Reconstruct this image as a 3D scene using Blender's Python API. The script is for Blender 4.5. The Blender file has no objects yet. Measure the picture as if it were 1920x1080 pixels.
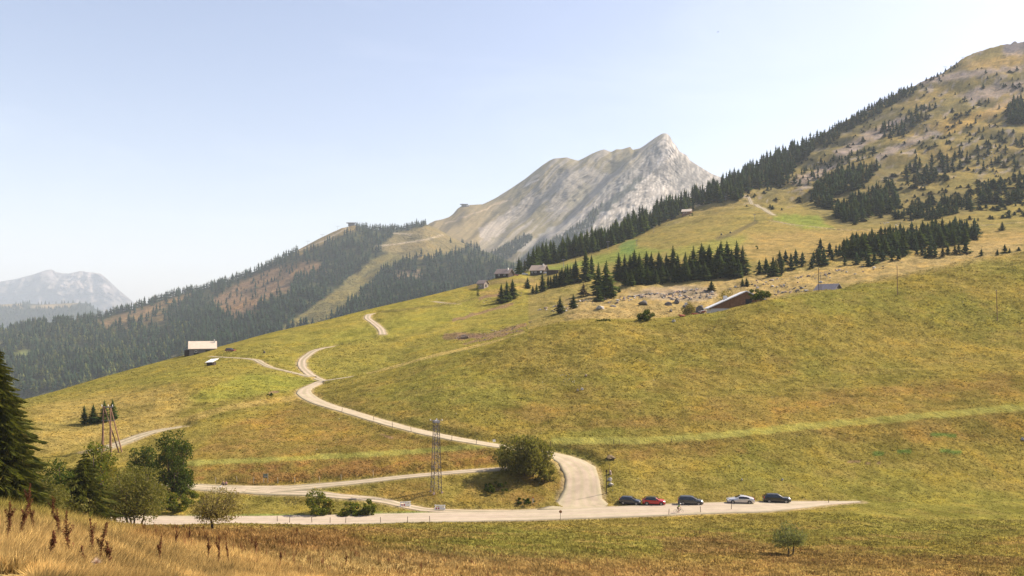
import bpy, bmesh, math, random
import numpy as np
from mathutils import Vector, Matrix

# ------------------------------------------------------------------ camera, sky, sun, exposure
sc = bpy.context.scene
COL = sc.collection
F, CX, V0 = 1500.0, 960.0, 600.0          # focal length in photo pixels, centre column, horizon row

cam_d = bpy.data.cameras.new('camera'); cam = bpy.data.objects.new('camera', cam_d); COL.objects.link(cam)
cam_d.sensor_width = 36; cam_d.lens = F / 1920 * 36
cam_d.shift_y = (V0 - 540) / 1920
cam_d.clip_start = 0.1; cam_d.clip_end = 60000
cam.rotation_euler = (math.radians(90), 0, 0)
sc.camera = cam

SUN = Vector((0.88, 0.30, 0.80)).normalized()
SUN_EL = math.asin(SUN.z); SUN_AZ = math.atan2(SUN.x, SUN.y)
world = bpy.data.worlds.new('World'); sc.world = world; world.use_nodes = True
wn = world.node_tree; wn.nodes.clear()
w_out = wn.nodes.new('ShaderNodeOutputWorld'); w_bg = wn.nodes.new('ShaderNodeBackground')
sky = wn.nodes.new('ShaderNodeTexSky'); sky.sky_type = 'NISHITA'; sky.sun_disc = False
sky.sun_elevation = SUN_EL; sky.sun_rotation = SUN_AZ
sky.altitude = 0; sky.air_density = 1.0; sky.dust_density = 1.4; sky.ozone_density = 1.2
w_bg.inputs['Strength'].default_value = 0.098
w_tint = wn.nodes.new('ShaderNodeMix'); w_tint.data_type = 'RGBA'; w_tint.blend_type = 'MULTIPLY'; w_tint.inputs[0].default_value = 1.0
w_tint.inputs[7].default_value = (1.17, 0.99, 0.94, 1)      # the camera's warm white balance
wn.links.new(sky.outputs[0], w_tint.inputs[6])
w_tc = wn.nodes.new('ShaderNodeTexCoord'); w_mp = wn.nodes.new('ShaderNodeMapping'); w_mp.inputs['Scale'].default_value = (1.0, 1.0, 4.5); w_mp.inputs['Rotation'].default_value = (0, 0.25, 0)
w_no = wn.nodes.new('ShaderNodeTexNoise'); w_no.inputs['Scale'].default_value = 2.6; w_no.inputs['Detail'].default_value = 7; w_no.inputs['Roughness'].default_value = 0.6; w_no.inputs['Distortion'].default_value = 0.6
w_rp = wn.nodes.new('ShaderNodeValToRGB'); w_rp.color_ramp.elements[0].position = 0.50; w_rp.color_ramp.elements[0].color = (0, 0, 0, 1); w_rp.color_ramp.elements[1].position = 0.80; w_rp.color_ramp.elements[1].color = (0.06, 0.06, 0.06, 1)
w_cl = wn.nodes.new('ShaderNodeMix'); w_cl.data_type = 'RGBA'; w_cl.inputs[7].default_value = (9.5, 9.3, 9.4, 1)     # thin high cloud
wn.links.new(w_tc.outputs['Generated'], w_mp.inputs[0]); wn.links.new(w_mp.outputs[0], w_no.inputs['Vector']); wn.links.new(w_no.outputs['Fac'], w_rp.inputs[0])
wn.links.new(w_rp.outputs[0], w_cl.inputs[0]); wn.links.new(w_tint.outputs[2], w_cl.inputs[6]); wn.links.new(w_cl.outputs[2], w_bg.inputs[0]); wn.links.new(w_bg.outputs[0], w_out.inputs[0])

sun_d = bpy.data.lights.new('sun', 'SUN'); sun = bpy.data.objects.new('sun', sun_d); COL.objects.link(sun)
sun_d.energy = 5.0; sun_d.angle = math.radians(0.5); sun_d.color = (1.0, 0.90, 0.76)
sun.rotation_euler = SUN.to_track_quat('Z', 'Y').to_euler()
sc.view_settings.view_transform = 'Standard'; sc.view_settings.look = 'None'
sc.view_settings.exposure = 1.2; sc.view_settings.gamma = 1; sc.view_settings.use_curve_mapping = False
sc.cycles.use_denoising = True
sc.cycles.max_bounces = 5; sc.cycles.diffuse_bounces = 3; sc.cycles.volume_bounces = 1
sc.cycles.transparent_max_bounces = 4

rnd = random.Random(7)
rng = np.random.default_rng(11)

# ------------------------------------------------------------------ small helpers
def tag(o, label=None, cat=None, group=None, kind=None):
    if label: o['label'] = label
    if cat: o['category'] = cat
    if group: o['group'] = group
    if kind: o['kind'] = kind
    return o

def empty(name, loc=(0, 0, 0), rz=0.0, label=None, cat=None, group=None):
    o = bpy.data.objects.new(name, None); COL.objects.link(o)
    o.location = loc; o.rotation_euler = (0, 0, rz); o.empty_display_size = 0.3
    return tag(o, label, cat, group)

def make_mesh(name, verts, faces, mats=(), smooth=False, matidx=None):
    me = bpy.data.meshes.new(name)
    me.from_pydata([tuple(map(float, v)) for v in verts], [], [tuple(map(int, f)) for f in faces])
    for m in mats: me.materials.append(m)
    if matidx is not None: me.polygons.foreach_set('material_index', np.asarray(matidx, dtype=np.int32))
    if smooth: me.polygons.foreach_set('use_smooth', np.ones(len(me.polygons), dtype=bool))
    me.update()
    return me

def np_mesh(name, verts, faces, k, mats=(), smooth=False, tint=None, extra=None):
    """verts (N,3), faces (M,k) numpy -> mesh, fast"""
    me = bpy.data.meshes.new(name)
    verts = np.ascontiguousarray(verts, dtype=np.float32); faces = np.ascontiguousarray(faces, dtype=np.int32)
    me.vertices.add(len(verts)); me.vertices.foreach_set('co', verts.ravel())
    me.loops.add(faces.size); me.loops.foreach_set('vertex_index', faces.ravel())
    me.polygons.add(len(faces)); me.polygons.foreach_set('loop_start', np.arange(0, faces.size, k, dtype=np.int32))
    for m in mats: me.materials.append(m)
    me.update(calc_edges=True)
    if smooth: me.polygons.foreach_set('use_smooth', np.ones(len(faces), dtype=bool))
    if tint is not None: add_col(me, 'tint', tint)
    for nm, arr in (extra or {}).items(): add_col(me, nm, arr)
    return me

def add_col(me, name, arr):
    a = np.ones((len(me.vertices), 4), dtype=np.float32); arr = np.asarray(arr, dtype=np.float32)
    a[:, :arr.shape[1]] = arr
    at = me.attributes.new(name, 'FLOAT_COLOR', 'POINT'); at.data.foreach_set('color', a.ravel())

def put(name, me, parent=None, loc=(0, 0, 0), rz=0.0, s=1.0):
    o = bpy.data.objects.new(name, me); COL.objects.link(o)
    o.location = loc; o.rotation_euler = (0, 0, rz)
    o.scale = (s, s, s) if not isinstance(s, (tuple, list)) else s
    if parent: o.parent = parent
    return o

class MB:
    """collects simple shapes, then links them as one mesh object"""
    def __init__(self): self.v, self.f = [], []
    def add(self, vs, fs):
        n = len(self.v); self.v += [tuple(v) for v in vs]; self.f += [tuple(i + n for i in f) for f in fs]; return self
    def box(self, c, d, rot=None):
        x, y, z = d[0] / 2, d[1] / 2, d[2] / 2
        vs = [Vector((sx * x, sy * y, sz * z)) for sz in (-1, 1) for sy in (-1, 1) for sx in (-1, 1)]
        if rot is not None: vs = [rot @ v for v in vs]
        vs = [v + Vector(c) for v in vs]
        return self.add(vs, [(0, 2, 3, 1), (4, 5, 7, 6), (0, 1, 5, 4), (2, 6, 7, 3), (0, 4, 6, 2), (1, 3, 7, 5)])
    def bar(self, a, b, r0, r1=None, n=6):
        a, b = Vector(a), Vector(b); r1 = r0 if r1 is None else r1
        d = (b - a); q = d.to_track_quat('Z', 'Y')
        vs = []
        for p, r in ((a, r0), (b, r1)):
            for i in range(n):
                t = 2 * math.pi * i / n
                vs.append(p + q @ Vector((r * math.cos(t), r * math.sin(t), 0)))
        fs = [(i, (i + 1) % n, n + (i + 1) % n, n + i) for i in range(n)] + [tuple(range(n - 1, -1, -1)), tuple(range(n, 2 * n))]
        return self.add(vs, fs)
    def tube(self, pts, rad, n=6):
        vs, fs = [], []
        m = len(pts); rad = rad if isinstance(rad, (list, tuple)) else [rad] * m
        for k in range(m):
            d = Vector(pts[min(k + 1, m - 1)]) - Vector(pts[max(k - 1, 0)])
            if d.length < 1e-6: d = Vector((0, 0, 1))
            q = d.to_track_quat('Z', 'Y')
            for i in range(n):
                t = 2 * math.pi * i / n
                vs.append(Vector(pts[k]) + q @ Vector((rad[k] * math.cos(t), rad[k] * math.sin(t), 0)))
        for k in range(m - 1):
            for i in range(n):
                j = (i + 1) % n
                fs.append((k * n + i, k * n + j, (k + 1) * n + j, (k + 1) * n + i))
        fs += [tuple(range(n - 1, -1, -1)), tuple(range((m - 1) * n, m * n))]
        return self.add(vs, fs)
    def ring(self, c, R, r, axis='Y', n=18, k=6):
        vs, fs = [], []
        for i in range(n):
            a = 2 * math.pi * i / n
            for j in range(k):
                b = 2 * math.pi * j / k
                x = (R + r * math.cos(b)) * math.cos(a); z = (R + r * math.cos(b)) * math.sin(a); y = r * math.sin(b)
                vs.append(Vector(c) + Vector((x, y, z)))
        for i in range(n):
            for j in range(k):
                fs.append((i * k + j, i * k + (j + 1) % k, ((i + 1) % n) * k + (j + 1) % k, ((i + 1) % n) * k + j))
        return self.add(vs, fs)
    def mesh(self, name, mat, smooth=False): return make_mesh(name, self.v, self.f, [mat] if mat else [], smooth)
    def build(self, name, mat, parent=None, loc=(0, 0, 0), rz=0.0, smooth=False):
        return put(name, self.mesh(name, mat, smooth), parent, loc, rz)

# ------------------------------------------------------------------ noise
_perm = np.random.default_rng(3).permutation(4096).astype(np.int64)
def perlin(x, y, seed=0):
    x = np.asarray(x, dtype=np.float64); y = np.asarray(y, dtype=np.float64)
    xi = np.floor(x).astype(np.int64); yi = np.floor(y).astype(np.int64)
    xf, yf = x - xi, y - yi
    u = xf * xf * xf * (xf * (xf * 6 - 15) + 10); v = yf * yf * yf * (yf * (yf * 6 - 15) + 10)
    def g(ix, iy, dx, dy):
        h = _perm[(_perm[(ix + seed * 131) & 4095] + iy * 17 + seed * 57) & 4095] * (2 * math.pi / 4096)
        return np.cos(h) * dx + np.sin(h) * dy
    a = g(xi, yi, xf, yf); b = g(xi + 1, yi, xf - 1, yf); c = g(xi, yi + 1, xf, yf - 1); d = g(xi + 1, yi + 1, xf - 1, yf - 1)
    return ((a * (1 - u) + b * u) * (1 - v) + (c * (1 - u) + d * u) * v) * 1.5
def fbm(x, y, octs=4, seed=0, gain=0.5, ridged=False):
    s, a = 0, 1.0
    for o in range(octs):
        n = perlin(x * 2 ** o + 13.7 * o, y * 2 ** o - 7.3 * o, seed + o)
        if ridged: n = 0.5 - np.abs(n)
        s = s + a * n; a *= gain
    return s
def sstep(a, b, x):
    t = np.clip((x - a) / (b - a), 0, 1); return t * t * (3 - 2 * t)

def pchip1(xk, yk, xq):
    xk = np.asarray(xk, float); yk = np.asarray(yk, float)
    h = np.diff(xk); d = np.diff(yk) / h; m = np.zeros_like(yk)
    same = d[:-1] * d[1:] > 0
    w1 = 2 * h[1:] + h[:-1]; w2 = h[1:] + 2 * h[:-1]
    with np.errstate(divide='ignore', invalid='ignore'):
        m[1:-1] = np.where(same, (w1 + w2) / (w1 / d[:-1] + w2 / d[1:]), 0)
    m[0], m[-1] = d[0], d[-1]
    xq = np.clip(xq, xk[0], xk[-1]); i = np.clip(np.searchsorted(xk, xq) - 1, 0, len(h) - 1)
    t = (xq - xk[i]) / h[i]
    return ((2 * t**3 - 3 * t**2 + 1) * yk[i] + (t**3 - 2 * t**2 + t) * h[i] * m[i]
            + (-2 * t**3 + 3 * t**2) * yk[i + 1] + (t**3 - t**2) * h[i] * m[i + 1])

def inpoly(u, v, poly):
    u = np.asarray(u, float); v = np.asarray(v, float); r = np.zeros(u.shape, bool); n = len(poly); j = n - 1
    for i in range(n):
        (xi, yi), (xj, yj) = poly[i], poly[j]
        if yi != yj:
            c = ((yi > v) != (yj > v)) & (u < (xj - xi) * (v - yi) / (yj - yi) + xi); r ^= c
        j = i
    return r
def soft_poly(u, v, poly, soft=6, seed=5, wob=6):
    """polygon membership with a ragged soft edge (distance to edges in picture units)"""
    du = perlin(u / 14, v / 9, seed) * wob; dv = perlin(u / 14 + 40, v / 9, seed + 1) * wob * 0.5
    uu, vv = u + du, v + dv
    ins = inpoly(uu, vv, poly); d = np.full(u.shape, 1e9)
    n = len(poly)
    for i in range(n):
        (ax, ay), (bx, by) = poly[i], poly[(i + 1) % n]
        L2 = (bx - ax)**2 + (by - ay)**2 + 1e-9
        t = np.clip(((uu - ax) * (bx - ax) + (vv - ay) * (by - ay)) / L2, 0, 1)
        d = np.minimum(d, np.hypot(uu - ax - t * (bx - ax), vv - ay - t * (by - ay)))
    return np.clip(0.5 + np.where(ins, d, -d) / soft, 0, 1)
def line_mask(u, v, pts, half, seed=9, wob=0.0):
    d = np.full(u.shape, 1e9)
    if wob: v = v + perlin(u / 20, v / 10, seed) * wob
    for i in range(len(pts) - 1):
        (ax, ay), (bx, by) = pts[i], pts[i + 1]
        L2 = (bx - ax)**2 + (by - ay)**2 + 1e-9
        t = np.clip(((u - ax) * (bx - ax) + (v - ay) * (by - ay)) / L2, 0, 1)
        d = np.minimum(d, np.hypot(u - ax - t * (bx - ax), v - ay - t * (by - ay)))
    return 1 - sstep(half * 0.6, half * 1.3, d)

# ------------------------------------------------------------------ terrain sheets: rows of hill profiles seen at given columns
def P(u, v, Y): return Vector(((u - CX) / F * Y, Y, (V0 - v) / F * Y))

class Sheet:
    def __init__(self, U, lines, rows, linear=(), flat=()):
        self.U = U; K = len(lines); V = np.zeros((K, len(U))); LY = np.zeros((K, len(U)))
        for k, L in enumerate(lines):
            L = np.array(L, float)
            f = (lambda x, y, q: np.interp(q, x, y)) if k in linear else pchip1
            V[k] = f(L[:, 0], L[:, 1], U); LY[k] = np.log(pchip1(L[:, 0], L[:, 2], U))
        self.V, self.LY = V, LY
        for k in range(1, K): LY[k] = np.maximum(LY[k], LY[k - 1] + 1e-3)
        h = np.diff(LY, axis=0); d = np.diff(V, axis=0) / h; m = np.zeros_like(V)
        same = d[:-1] * d[1:] > 0; w1 = 2 * h[1:] + h[:-1]; w2 = h[1:] + 2 * h[:-1]
        with np.errstate(divide='ignore', invalid='ignore'):
            m[1:-1] = np.where(same, (w1 + w2) / (w1 / d[:-1] + w2 / d[1:]), 0)
        m[0], m[-1] = d[0], d[-1]
        for k in flat: m[k] = 0
        vs, ys, self.row0 = [], [], [0]
        for k in range(K - 1):
            n = rows[k]; last = (k == K - 2)
            t = (np.arange(n + (1 if last else 0)) / n)[:, None]
            vs.append((2 * t**3 - 3 * t**2 + 1) * V[k] + (t**3 - 2 * t**2 + t) * h[k] * m[k]
                      + (-2 * t**3 + 3 * t**2) * V[k + 1] + (t**3 - t**2) * h[k] * m[k + 1])
            ys.append(LY[k] + (LY[k + 1] - LY[k]) * t); self.row0.append(self.row0[-1] + n)
        self.v = np.vstack(vs); self.Y = np.exp(np.vstack(ys))
        self.X = (U[None, :] - CX) / F * self.Y; self.Z = (V0 - self.v) / F * self.Y
        self.u = np.broadcast_to(U[None, :], self.v.shape)
    def reproj(self):
        self.v = V0 - F * self.Z / self.Y; self.uu = CX + F * self.X / self.Y
    def z_at(self, X, Y):
        u = CX + F * X / Y; i = int(np.clip(np.searchsorted(self.U, u) - 1, 0, len(self.U) - 2))
        t = (u - self.U[i]) / (self.U[i + 1] - self.U[i])
        a = np.interp(Y, self.Y[:, i], self.Z[:, i]); b = np.interp(Y, self.Y[:, i + 1], self.Z[:, i + 1])
        return float(a * (1 - t) + b * t)
    def pix(self, u, v, k0=0, k1=None):
        """ground point seen at photo column u, row v between profile lines k0 and k1"""
        i = int(np.clip(round((u - self.U[0]) / (self.U[1] - self.U[0])), 0, len(self.U) - 1))
        r0, r1 = self.row0[k0], (self.row0[k1] if k1 is not None else len(self.v) - 1)
        vv = V0 - F * self.Z[r0:r1 + 1, i] / self.Y[r0:r1 + 1, i]; yy = self.Y[r0:r1 + 1, i]
        idx = np.nonzero((vv[:-1] >= v) & (vv[1:] < v))[0]
        if len(idx) == 0: y = yy[int(np.argmin(np.abs(vv - v)))]
        else:
            j = idx[0]; t = (vv[j] - v) / (vv[j] - vv[j + 1] + 1e-9); y = yy[j] + t * (yy[j + 1] - yy[j])
        X = (u - CX) / F * y
        return Vector((X, float(y), self.z_at(X, y)))
    def at(self, u, Y):
        X = (u - CX) / F * Y; return Vector((X, Y, self.z_at(X, Y)))
    def mesh(self, name, mat, extra, smooth=True):
        R, C = self.X.shape
        vts = np.stack([self.X, self.Y, self.Z], -1).reshape(-1, 3)
        a = (np.arange(R - 1)[:, None] * C + np.arange(C - 1)[None, :]).ravel()
        fc = np.stack([a, a + 1, a + C + 1, a + C], -1)
        return np_mesh(name, vts, fc, 4, [mat], smooth, extra={k: w.reshape(-1, w.shape[-1]) for k, w in extra.items()})
# ------------------------------------------------------------------ materials
MATS = {}
def nodes_of(name):
    m = bpy.data.materials.new(name); m.use_nodes = True; MATS[name] = m
    nt = m.node_tree; b = nt.nodes['Principled BSDF']
    b.inputs['Specular IOR Level'].default_value = 0.3
    return m, nt, b
def ncoord(nt, scale=(1, 1, 1), space='Object'):
    tc = nt.nodes.new('ShaderNodeTexCoord'); mp = nt.nodes.new('ShaderNodeMapping')
    mp.inputs['Scale'].default_value = scale; nt.links.new(tc.outputs[space], mp.inputs['Vector']); return mp.outputs[0]
def nnoise(nt, vec, scale, detail=4, rough=0.55, dist=0.0):
    n = nt.nodes.new('ShaderNodeTexNoise'); n.inputs['Scale'].default_value = scale
    n.inputs['Detail'].default_value = detail; n.inputs['Roughness'].default_value = rough; n.inputs['Distortion'].default_value = dist
    nt.links.new(vec, n.inputs['Vector']); return n.outputs['Fac']
def nramp(nt, fac, stops):
    r = nt.nodes.new('ShaderNodeValToRGB'); el = r.color_ramp.elements
    while len(el) < len(stops): el.new(0.5)
    for e, (p, c) in zip(el, stops):
        e.position = p; e.color = (*c, 1) if len(c) == 3 else c
    nt.links.new(fac, r.inputs[0]); return r.outputs[0]
def nmix(nt, fac, a, b, mode='MIX'):
    n = nt.nodes.new('ShaderNodeMix'); n.data_type = 'RGBA'; n.blend_type = mode
    for s, x in ((0, fac), (6, a), (7, b)):
        if isinstance(x, (int, float)): n.inputs[s].default_value = x
        elif isinstance(x, tuple): n.inputs[s].default_value = (*x, 1)
        else: nt.links.new(x, n.inputs[s])
    return n.outputs[2]
def nattr(nt, name):
    a = nt.nodes.new('ShaderNodeAttribute'); a.attribute_name = name; return a
def nbump(nt, bsdf, h, strength=0.5, dist=0.1):
    b = nt.nodes.new('ShaderNodeBump'); b.inputs['Strength'].default_value = strength; b.inputs['Distance'].default_value = dist
    nt.links.new(h, b.inputs['Height']); nt.links.new(b.outputs[0], bsdf.inputs['Normal'])
def g(x): return (x, x, x)

def ground_mat(name, bumps, lo=0.74, hi=1.22, dark=(0.66, 0.68, 0.6), warm=(1.18, 1.08, 0.85), base=0.12, rough_attr=True, stretch=(1, 1, 1), rot=0.0):
    m, nt, b = nodes_of(name); b.inputs['Roughness'].default_value = 1.0; b.inputs['Specular IOR Level'].default_value = 0.0
    vec = ncoord(nt, stretch)
    if rot: vec.node.vector_type = 'TEXTURE'; vec.node.inputs['Rotation'].default_value = (0, rot, 0)
    t = nattr(nt, 'tint')
    n1 = nnoise(nt, vec, base, 9, 0.68)
    n2 = nnoise(nt, vec, base * 14, 6, 0.7)
    c = nmix(nt, 1.0, t.outputs['Color'], nramp(nt, n1, [(0.36, dark), (0.5, (1, 1, 1)), (0.64, warm)]), 'MULTIPLY')
    c = nmix(nt, 1.0, c, nramp(nt, n2, [(0.3, g(lo)), (0.7, g(hi))]), 'MULTIPLY')
    nt.links.new(c, b.inputs['Base Color'])
    prev = None
    for sc_, st, di in bumps:
        h = nnoise(nt, vec, sc_, 5, 0.65)
        bp = nt.nodes.new('ShaderNodeBump'); bp.inputs['Strength'].default_value = st; bp.inputs['Distance'].default_value = di
        nt.links.new(h, bp.inputs['Height'])
        if prev: nt.links.new(prev, bp.inputs['Normal'])
        prev = bp.outputs[0]
    nt.links.new(prev, b.inputs['Normal']); return m

def plain_mat(name, col, rough=0.6, metal=0.0, var=0.12, scale=3.0, spec=0.4, coat=0.0, bump=0.0, bscale=None, tinted=False):
    m, nt, b = nodes_of(name); vec = ncoord(nt)
    n = nnoise(nt, vec, scale, 5, 0.6)
    c = nmix(nt, 1.0, col, nramp(nt, n, [(0.3, g(1 - var)), (0.7, g(1 + var))]), 'MULTIPLY')
    if tinted: c = nmix(nt, 1.0, c, nattr(nt, 'tint').outputs['Color'], 'MULTIPLY')
    nt.links.new(c, b.inputs['Base Color'])
    b.inputs['Roughness'].default_value = rough; b.inputs['Metallic'].default_value = metal
    b.inputs['Specular IOR Level'].default_value = spec; b.inputs['Coat Weight'].default_value = coat; b.inputs['Coat Roughness'].default_value = 0.05
    if bump: nbump(nt, b, nnoise(nt, vec, bscale or scale * 2, 6, 0.65), 0.8, bump)
    return m

def leaf_mat(name, colA, colB, colC=None, trans=0.35, obj_var=0.25):
    """foliage: colour per leaf island and per tree, some light passing through"""
    m, nt, b = nodes_of(name); nt.nodes.remove(b); out = nt.nodes['Material Output']
    ge = nt.nodes.new('ShaderNodeNewGeometry'); oi = nt.nodes.new('ShaderNodeObjectInfo')
    stops = [(0.0, colA), (0.7, colB)] + ([(0.93, colB), (0.97, colC)] if colC else [])
    c = nramp(nt, ge.outputs['Random Per Island'], stops)
    c = nmix(nt, 1.0, c, nramp(nt, oi.outputs['Random'], [(0, g(1 - obj_var)), (1, (1 + obj_var, 1 + obj_var, 1 + obj_var * 0.6))]), 'MULTIPLY')
    d = nt.nodes.new('ShaderNodeBsdfDiffuse'); tr = nt.nodes.new('ShaderNodeBsdfTranslucent'); mx = nt.nodes.new('ShaderNodeMixShader')
    nt.links.new(c, d.inputs[0]); nt.links.new(nmix(nt, 1.0, c, (1.3, 1.35, 0.5), 'MULTIPLY'), tr.inputs[0])
    mx.inputs[0].default_value = trans; nt.links.new(d.outputs[0], mx.inputs[1]); nt.links.new(tr.outputs[0], mx.inputs[2])
    nt.links.new(mx.outputs[0], out.inputs[0]); return m

M_meadow = ground_mat('meadow_ground', [(0.35, 0.9, 1.2), (2.2, 0.9, 0.3), (9.0, 0.6, 0.06)], base=0.10)
M_forest = ground_mat('forest_floor', [(0.02, 1.0, 30.0), (0.12, 1.0, 5.0)], base=0.012, lo=0.7, hi=1.3)
M_rock = ground_mat('mountain_rock', [(0.012, 0.22, 40.0), (0.05, 0.3, 9.0)], base=0.012, dark=(0.82, 0.82, 0.8), warm=(1.10, 1.07, 1.02), lo=0.85, hi=1.15, stretch=(5.0, 2.0, 1), rot=math.radians(-43))
M_far = ground_mat('far_mountain_rock', [(0.0025, 1.0, 200.0), (0.012, 1.0, 40.0)], base=0.0015, dark=(0.6, 0.62, 0.65), warm=(1.2, 1.12, 1.0), lo=0.8, hi=1.2)
M_asphalt = plain_mat('pale_asphalt', (0.33, 0.270, 0.205), 0.9, tinted=True, var=0.10, scale=0.6, spec=0.15, bump=0.01, bscale=8)
M_gravel = plain_mat('pale_gravel', (0.35, 0.285, 0.205), 0.95, tinted=True, var=0.14, scale=0.5, spec=0.1, bump=0.05, bscale=5)
M_track = plain_mat('dirt_track', (0.32, 0.265, 0.18), 0.95, tinted=True, var=0.25, scale=1.2, spec=0.1, bump=0.05, bscale=4)

# ------------------------------------------------------------------ meadow terrain
EX = (-500, 2400)
U1 = np.arange(EX[0] + 150, 2290, 3.1)
L = [
 [(-500,2300,1.5),(2400,2300,1.5)],
 [(-500,1085,10),(0,1085,11),(150,1085,13),(300,1085,18),(600,1085,32),(960,1085,50),(1300,1085,65),(1600,1085,72),(1920,1085,78),(2400,1085,80)],
 [(-500,925,28),(0,952,28),(100,966,31),(200,984,36),(300,994,46),(400,1000,50),(600,1005,66),(960,1018,85),(1300,1030,95),(1450,1040,92),(1700,1043,95),(1920,1045,98),(2400,1045,100)],
 [(-500,1000,126),(0,990,128),(200,984.5,130),(300,982,131),(400,981,132),(600,980,134),(800,978,136),(1060,974,138),(1200,968,139),(1300,962,141),(1400,955,143),(1500,949,146),(1600,943.5,149),(1700,942,152),(1920,941,156),(2400,938,160)],
 None,
 [(-500,925,152),(0,918,153),(200,912,155),(350,909,157),(460,920,156),(600,910,158),(740,897,160),(850,885,162),(940,877,163),(1040,870,166),(1120,870,165),(1250,865,168),(1500,858,172),(1920,850,178),(2400,840,185)],
 [(-500,885,165),(0,880,166),(200,874,168),(360,868,170),(500,862,170),(800,845,173),(930,833,175),(1050,829,176),(1200,825,177),(1350,815,179),(1500,800,185),(1700,783,190),(1900,763,195),(2400,730,205)],
 [(-500,800,195),(0,800,200),(200,790,205),(400,762,215),(570,742,230),(700,738,222),(850,730,212),(930,728,210),(1100,718,210),(1300,703,216),(1600,685,225),(1920,650,238),(2400,610,255)],
 [(-500,795,215),(0,772,225),(200,748,235),(400,710,245),(500,712,255),(560,720,260),(600,718,262),(640,709,263),(690,699,264),(740,686,265),(800,668,265),(860,655,265),(920,640,264),(1030,610,262),(1100,599,262),(1200,597,262),(1330,588,265),(1400,568,270),(1450,556,275),(1540,545,285),(1600,535,296),(1700,515,308),(1800,492,320),(1920,472,334),(2400,400,370)],
 [(-500,790,235),(0,769,245),(200,735,260),(400,695,275),(500,692,282),(560,700,283),(600,705,283),(640,704,283),(700,703,280),(800,676,282),(920,648,282),(1100,608,280),(1330,602,284),(1450,568,292),(1600,544,312),(1920,479,352),(2400,405,390)],
 [(-500,785,270),(0,766,275),(200,722,292),(400,672,318),(500,655,330),(600,660,325),(700,632,350),(800,612,370),(950,590,385),(1100,566,380),(1300,545,385),(1500,518,400),(1700,488,420),(1920,462,440),(2400,395,460)],
 [(-500,780,320),(0,757,325),(60,745,330),(200,705,350),(330,670,368),(400,653,380),(500,626,400),(600,603,420),(700,578,450),(800,555,480),(900,530,520),(950,517,535),(1000,513,555),(1050,505,550),(1100,500,545),(1300,462,560),(1500,445,580),(1700,428,600),(1920,405,620),(2400,360,650)],
 [(-500,880,450),(0,850,450),(200,800,470),(400,740,500),(600,680,540),(800,620,600),(900,580,640),(950,535,640),(1000,503,640),(1050,489,680),(1100,470,720),(1200,430,790),(1300,393,850),(1400,362,900),(1500,352,910),(1600,340,910),(1700,322,905),(1920,290,890),(2400,220,900)],
 [(-500,1000,700),(0,960,700),(400,860,750),(700,760,800),(900,660,850),(950,540,850),(1000,500,740),(1100,462,850),(1200,418,950),(1300,374,1050),(1350,347,1100),(1400,322,1150),(1500,277,1230),(1600,224,1300),(1700,170,1370),(1780,129,1420),(1820,108,1450),(1860,93,1480),(1920,79,1505),(2400,-100,1700)],
 [(-500,1050,800),(0,1000,800),(400,900,860),(900,760,960),(950,700,960),(1000,600,900),(1100,520,950),(1400,360,1260),(1700,200,1470),(1780,140,1500),(1820,116,1520),(1860,100,1540),(1878,92,1545),(1888,83,1548),(1903,74,1550),(1913,83,1552),(1922,77,1555),(1940,84,1560),(2400,-60,1760)],
 [(-500,1200,1100),(900,1000,1200),(1000,900,1200),(1400,700,1700),(1920,500,2200),(2400,400,2400)],
]
l3 = np.array(L[3], float)
v4 = [(-500,984),(0,973),(200,970),(300,969),(450,969),(600,968),(700,966),(800,963),(960,958),(1060,954),(1200,946),(1250,944),(1400,942),(1500,940),(1620,938.5),(1920,938),(2400,936)]
L[4] = [(u, v, pchip1(l3[:, 0], l3[:, 2], u) * (pchip1(l3[:, 0], l3[:, 1], u) - 600) / (v - 600)) for u, v in v4]
ROWS = [14, 42, 66, 8, 26, 26, 64, 72, 20, 44, 56, 64, 66, 8, 12]
S1 = Sheet(U1, L, ROWS, linear=(), flat=(13, 14))

# relief: swells, tussocky unevenness, ribs on the high slope
X, Y, Z, u0, v0 = S1.X, S1.Y, S1.Z, S1.u, S1.v
amp = np.clip(Y / 260, 0.12, 1.0)
dz = amp * (0.5 * fbm(X / 26, Y / 26, 3, 21) + 0.16 * fbm(X / 6, Y / 6, 3, 22) + 0.05 * fbm(X / 1.7, Y / 1.7, 2, 23))
hi = sstep(600, 900, Y) * sstep(950, 1050, u0)
q = (u0 + 1.55 * v0)
dz += hi * (9 * fbm(X / 150 + Y / 300, Y / 130, 4, 24) + 4.0 * fbm(X / 40, Y / 40, 3, 25))
mid = sstep(270, 300, Y) * (1 - sstep(440, 520, Y)) * sstep(980, 1060, u0)
dz += mid * (1.1 * fbm(X / 14, Y / 14, 3, 26) + 0.4 * fbm(X / 4, Y / 4, 2, 27))
sky_edge = sstep(0.93, 1.0, Y / np.exp(S1.LY[11])[None, :]) * (1 - sstep(1.0, 1.06, Y / np.exp(S1.LY[11])[None, :])) * (u0 < 960)
Zp = S1.Z
terr = sstep(165, 190, Y) * (1 - sstep(330, 400, Y)) * sstep(0.0, 0.5, fbm(X / 60, Y / 50, 3, 29) + 0.35)
ph_ = Zp / 1.5 + 1.1 * fbm(X / 18, Y / 14, 3, 28); dz += 0.20 * terr * (np.abs(np.mod(ph_, 1) * 2 - 1) - .5)
calm = np.exp(-((u0 - 530) / 85)**2) * sstep(238, 250, Y) * (1 - sstep(315, 340, Y))
dz *= 1 - 0.9 * calm
S1.Z = Z + dz * (1 - 0.8 * sky_edge)
def bowl(u, v, k0, k1, R, depth):
    p = S1.pix(u, v, k0, k1); d = np.hypot(S1.X - p.x, S1.Y - p.y); S1.Z -= depth * np.exp(-(d / R)**2)

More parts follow.
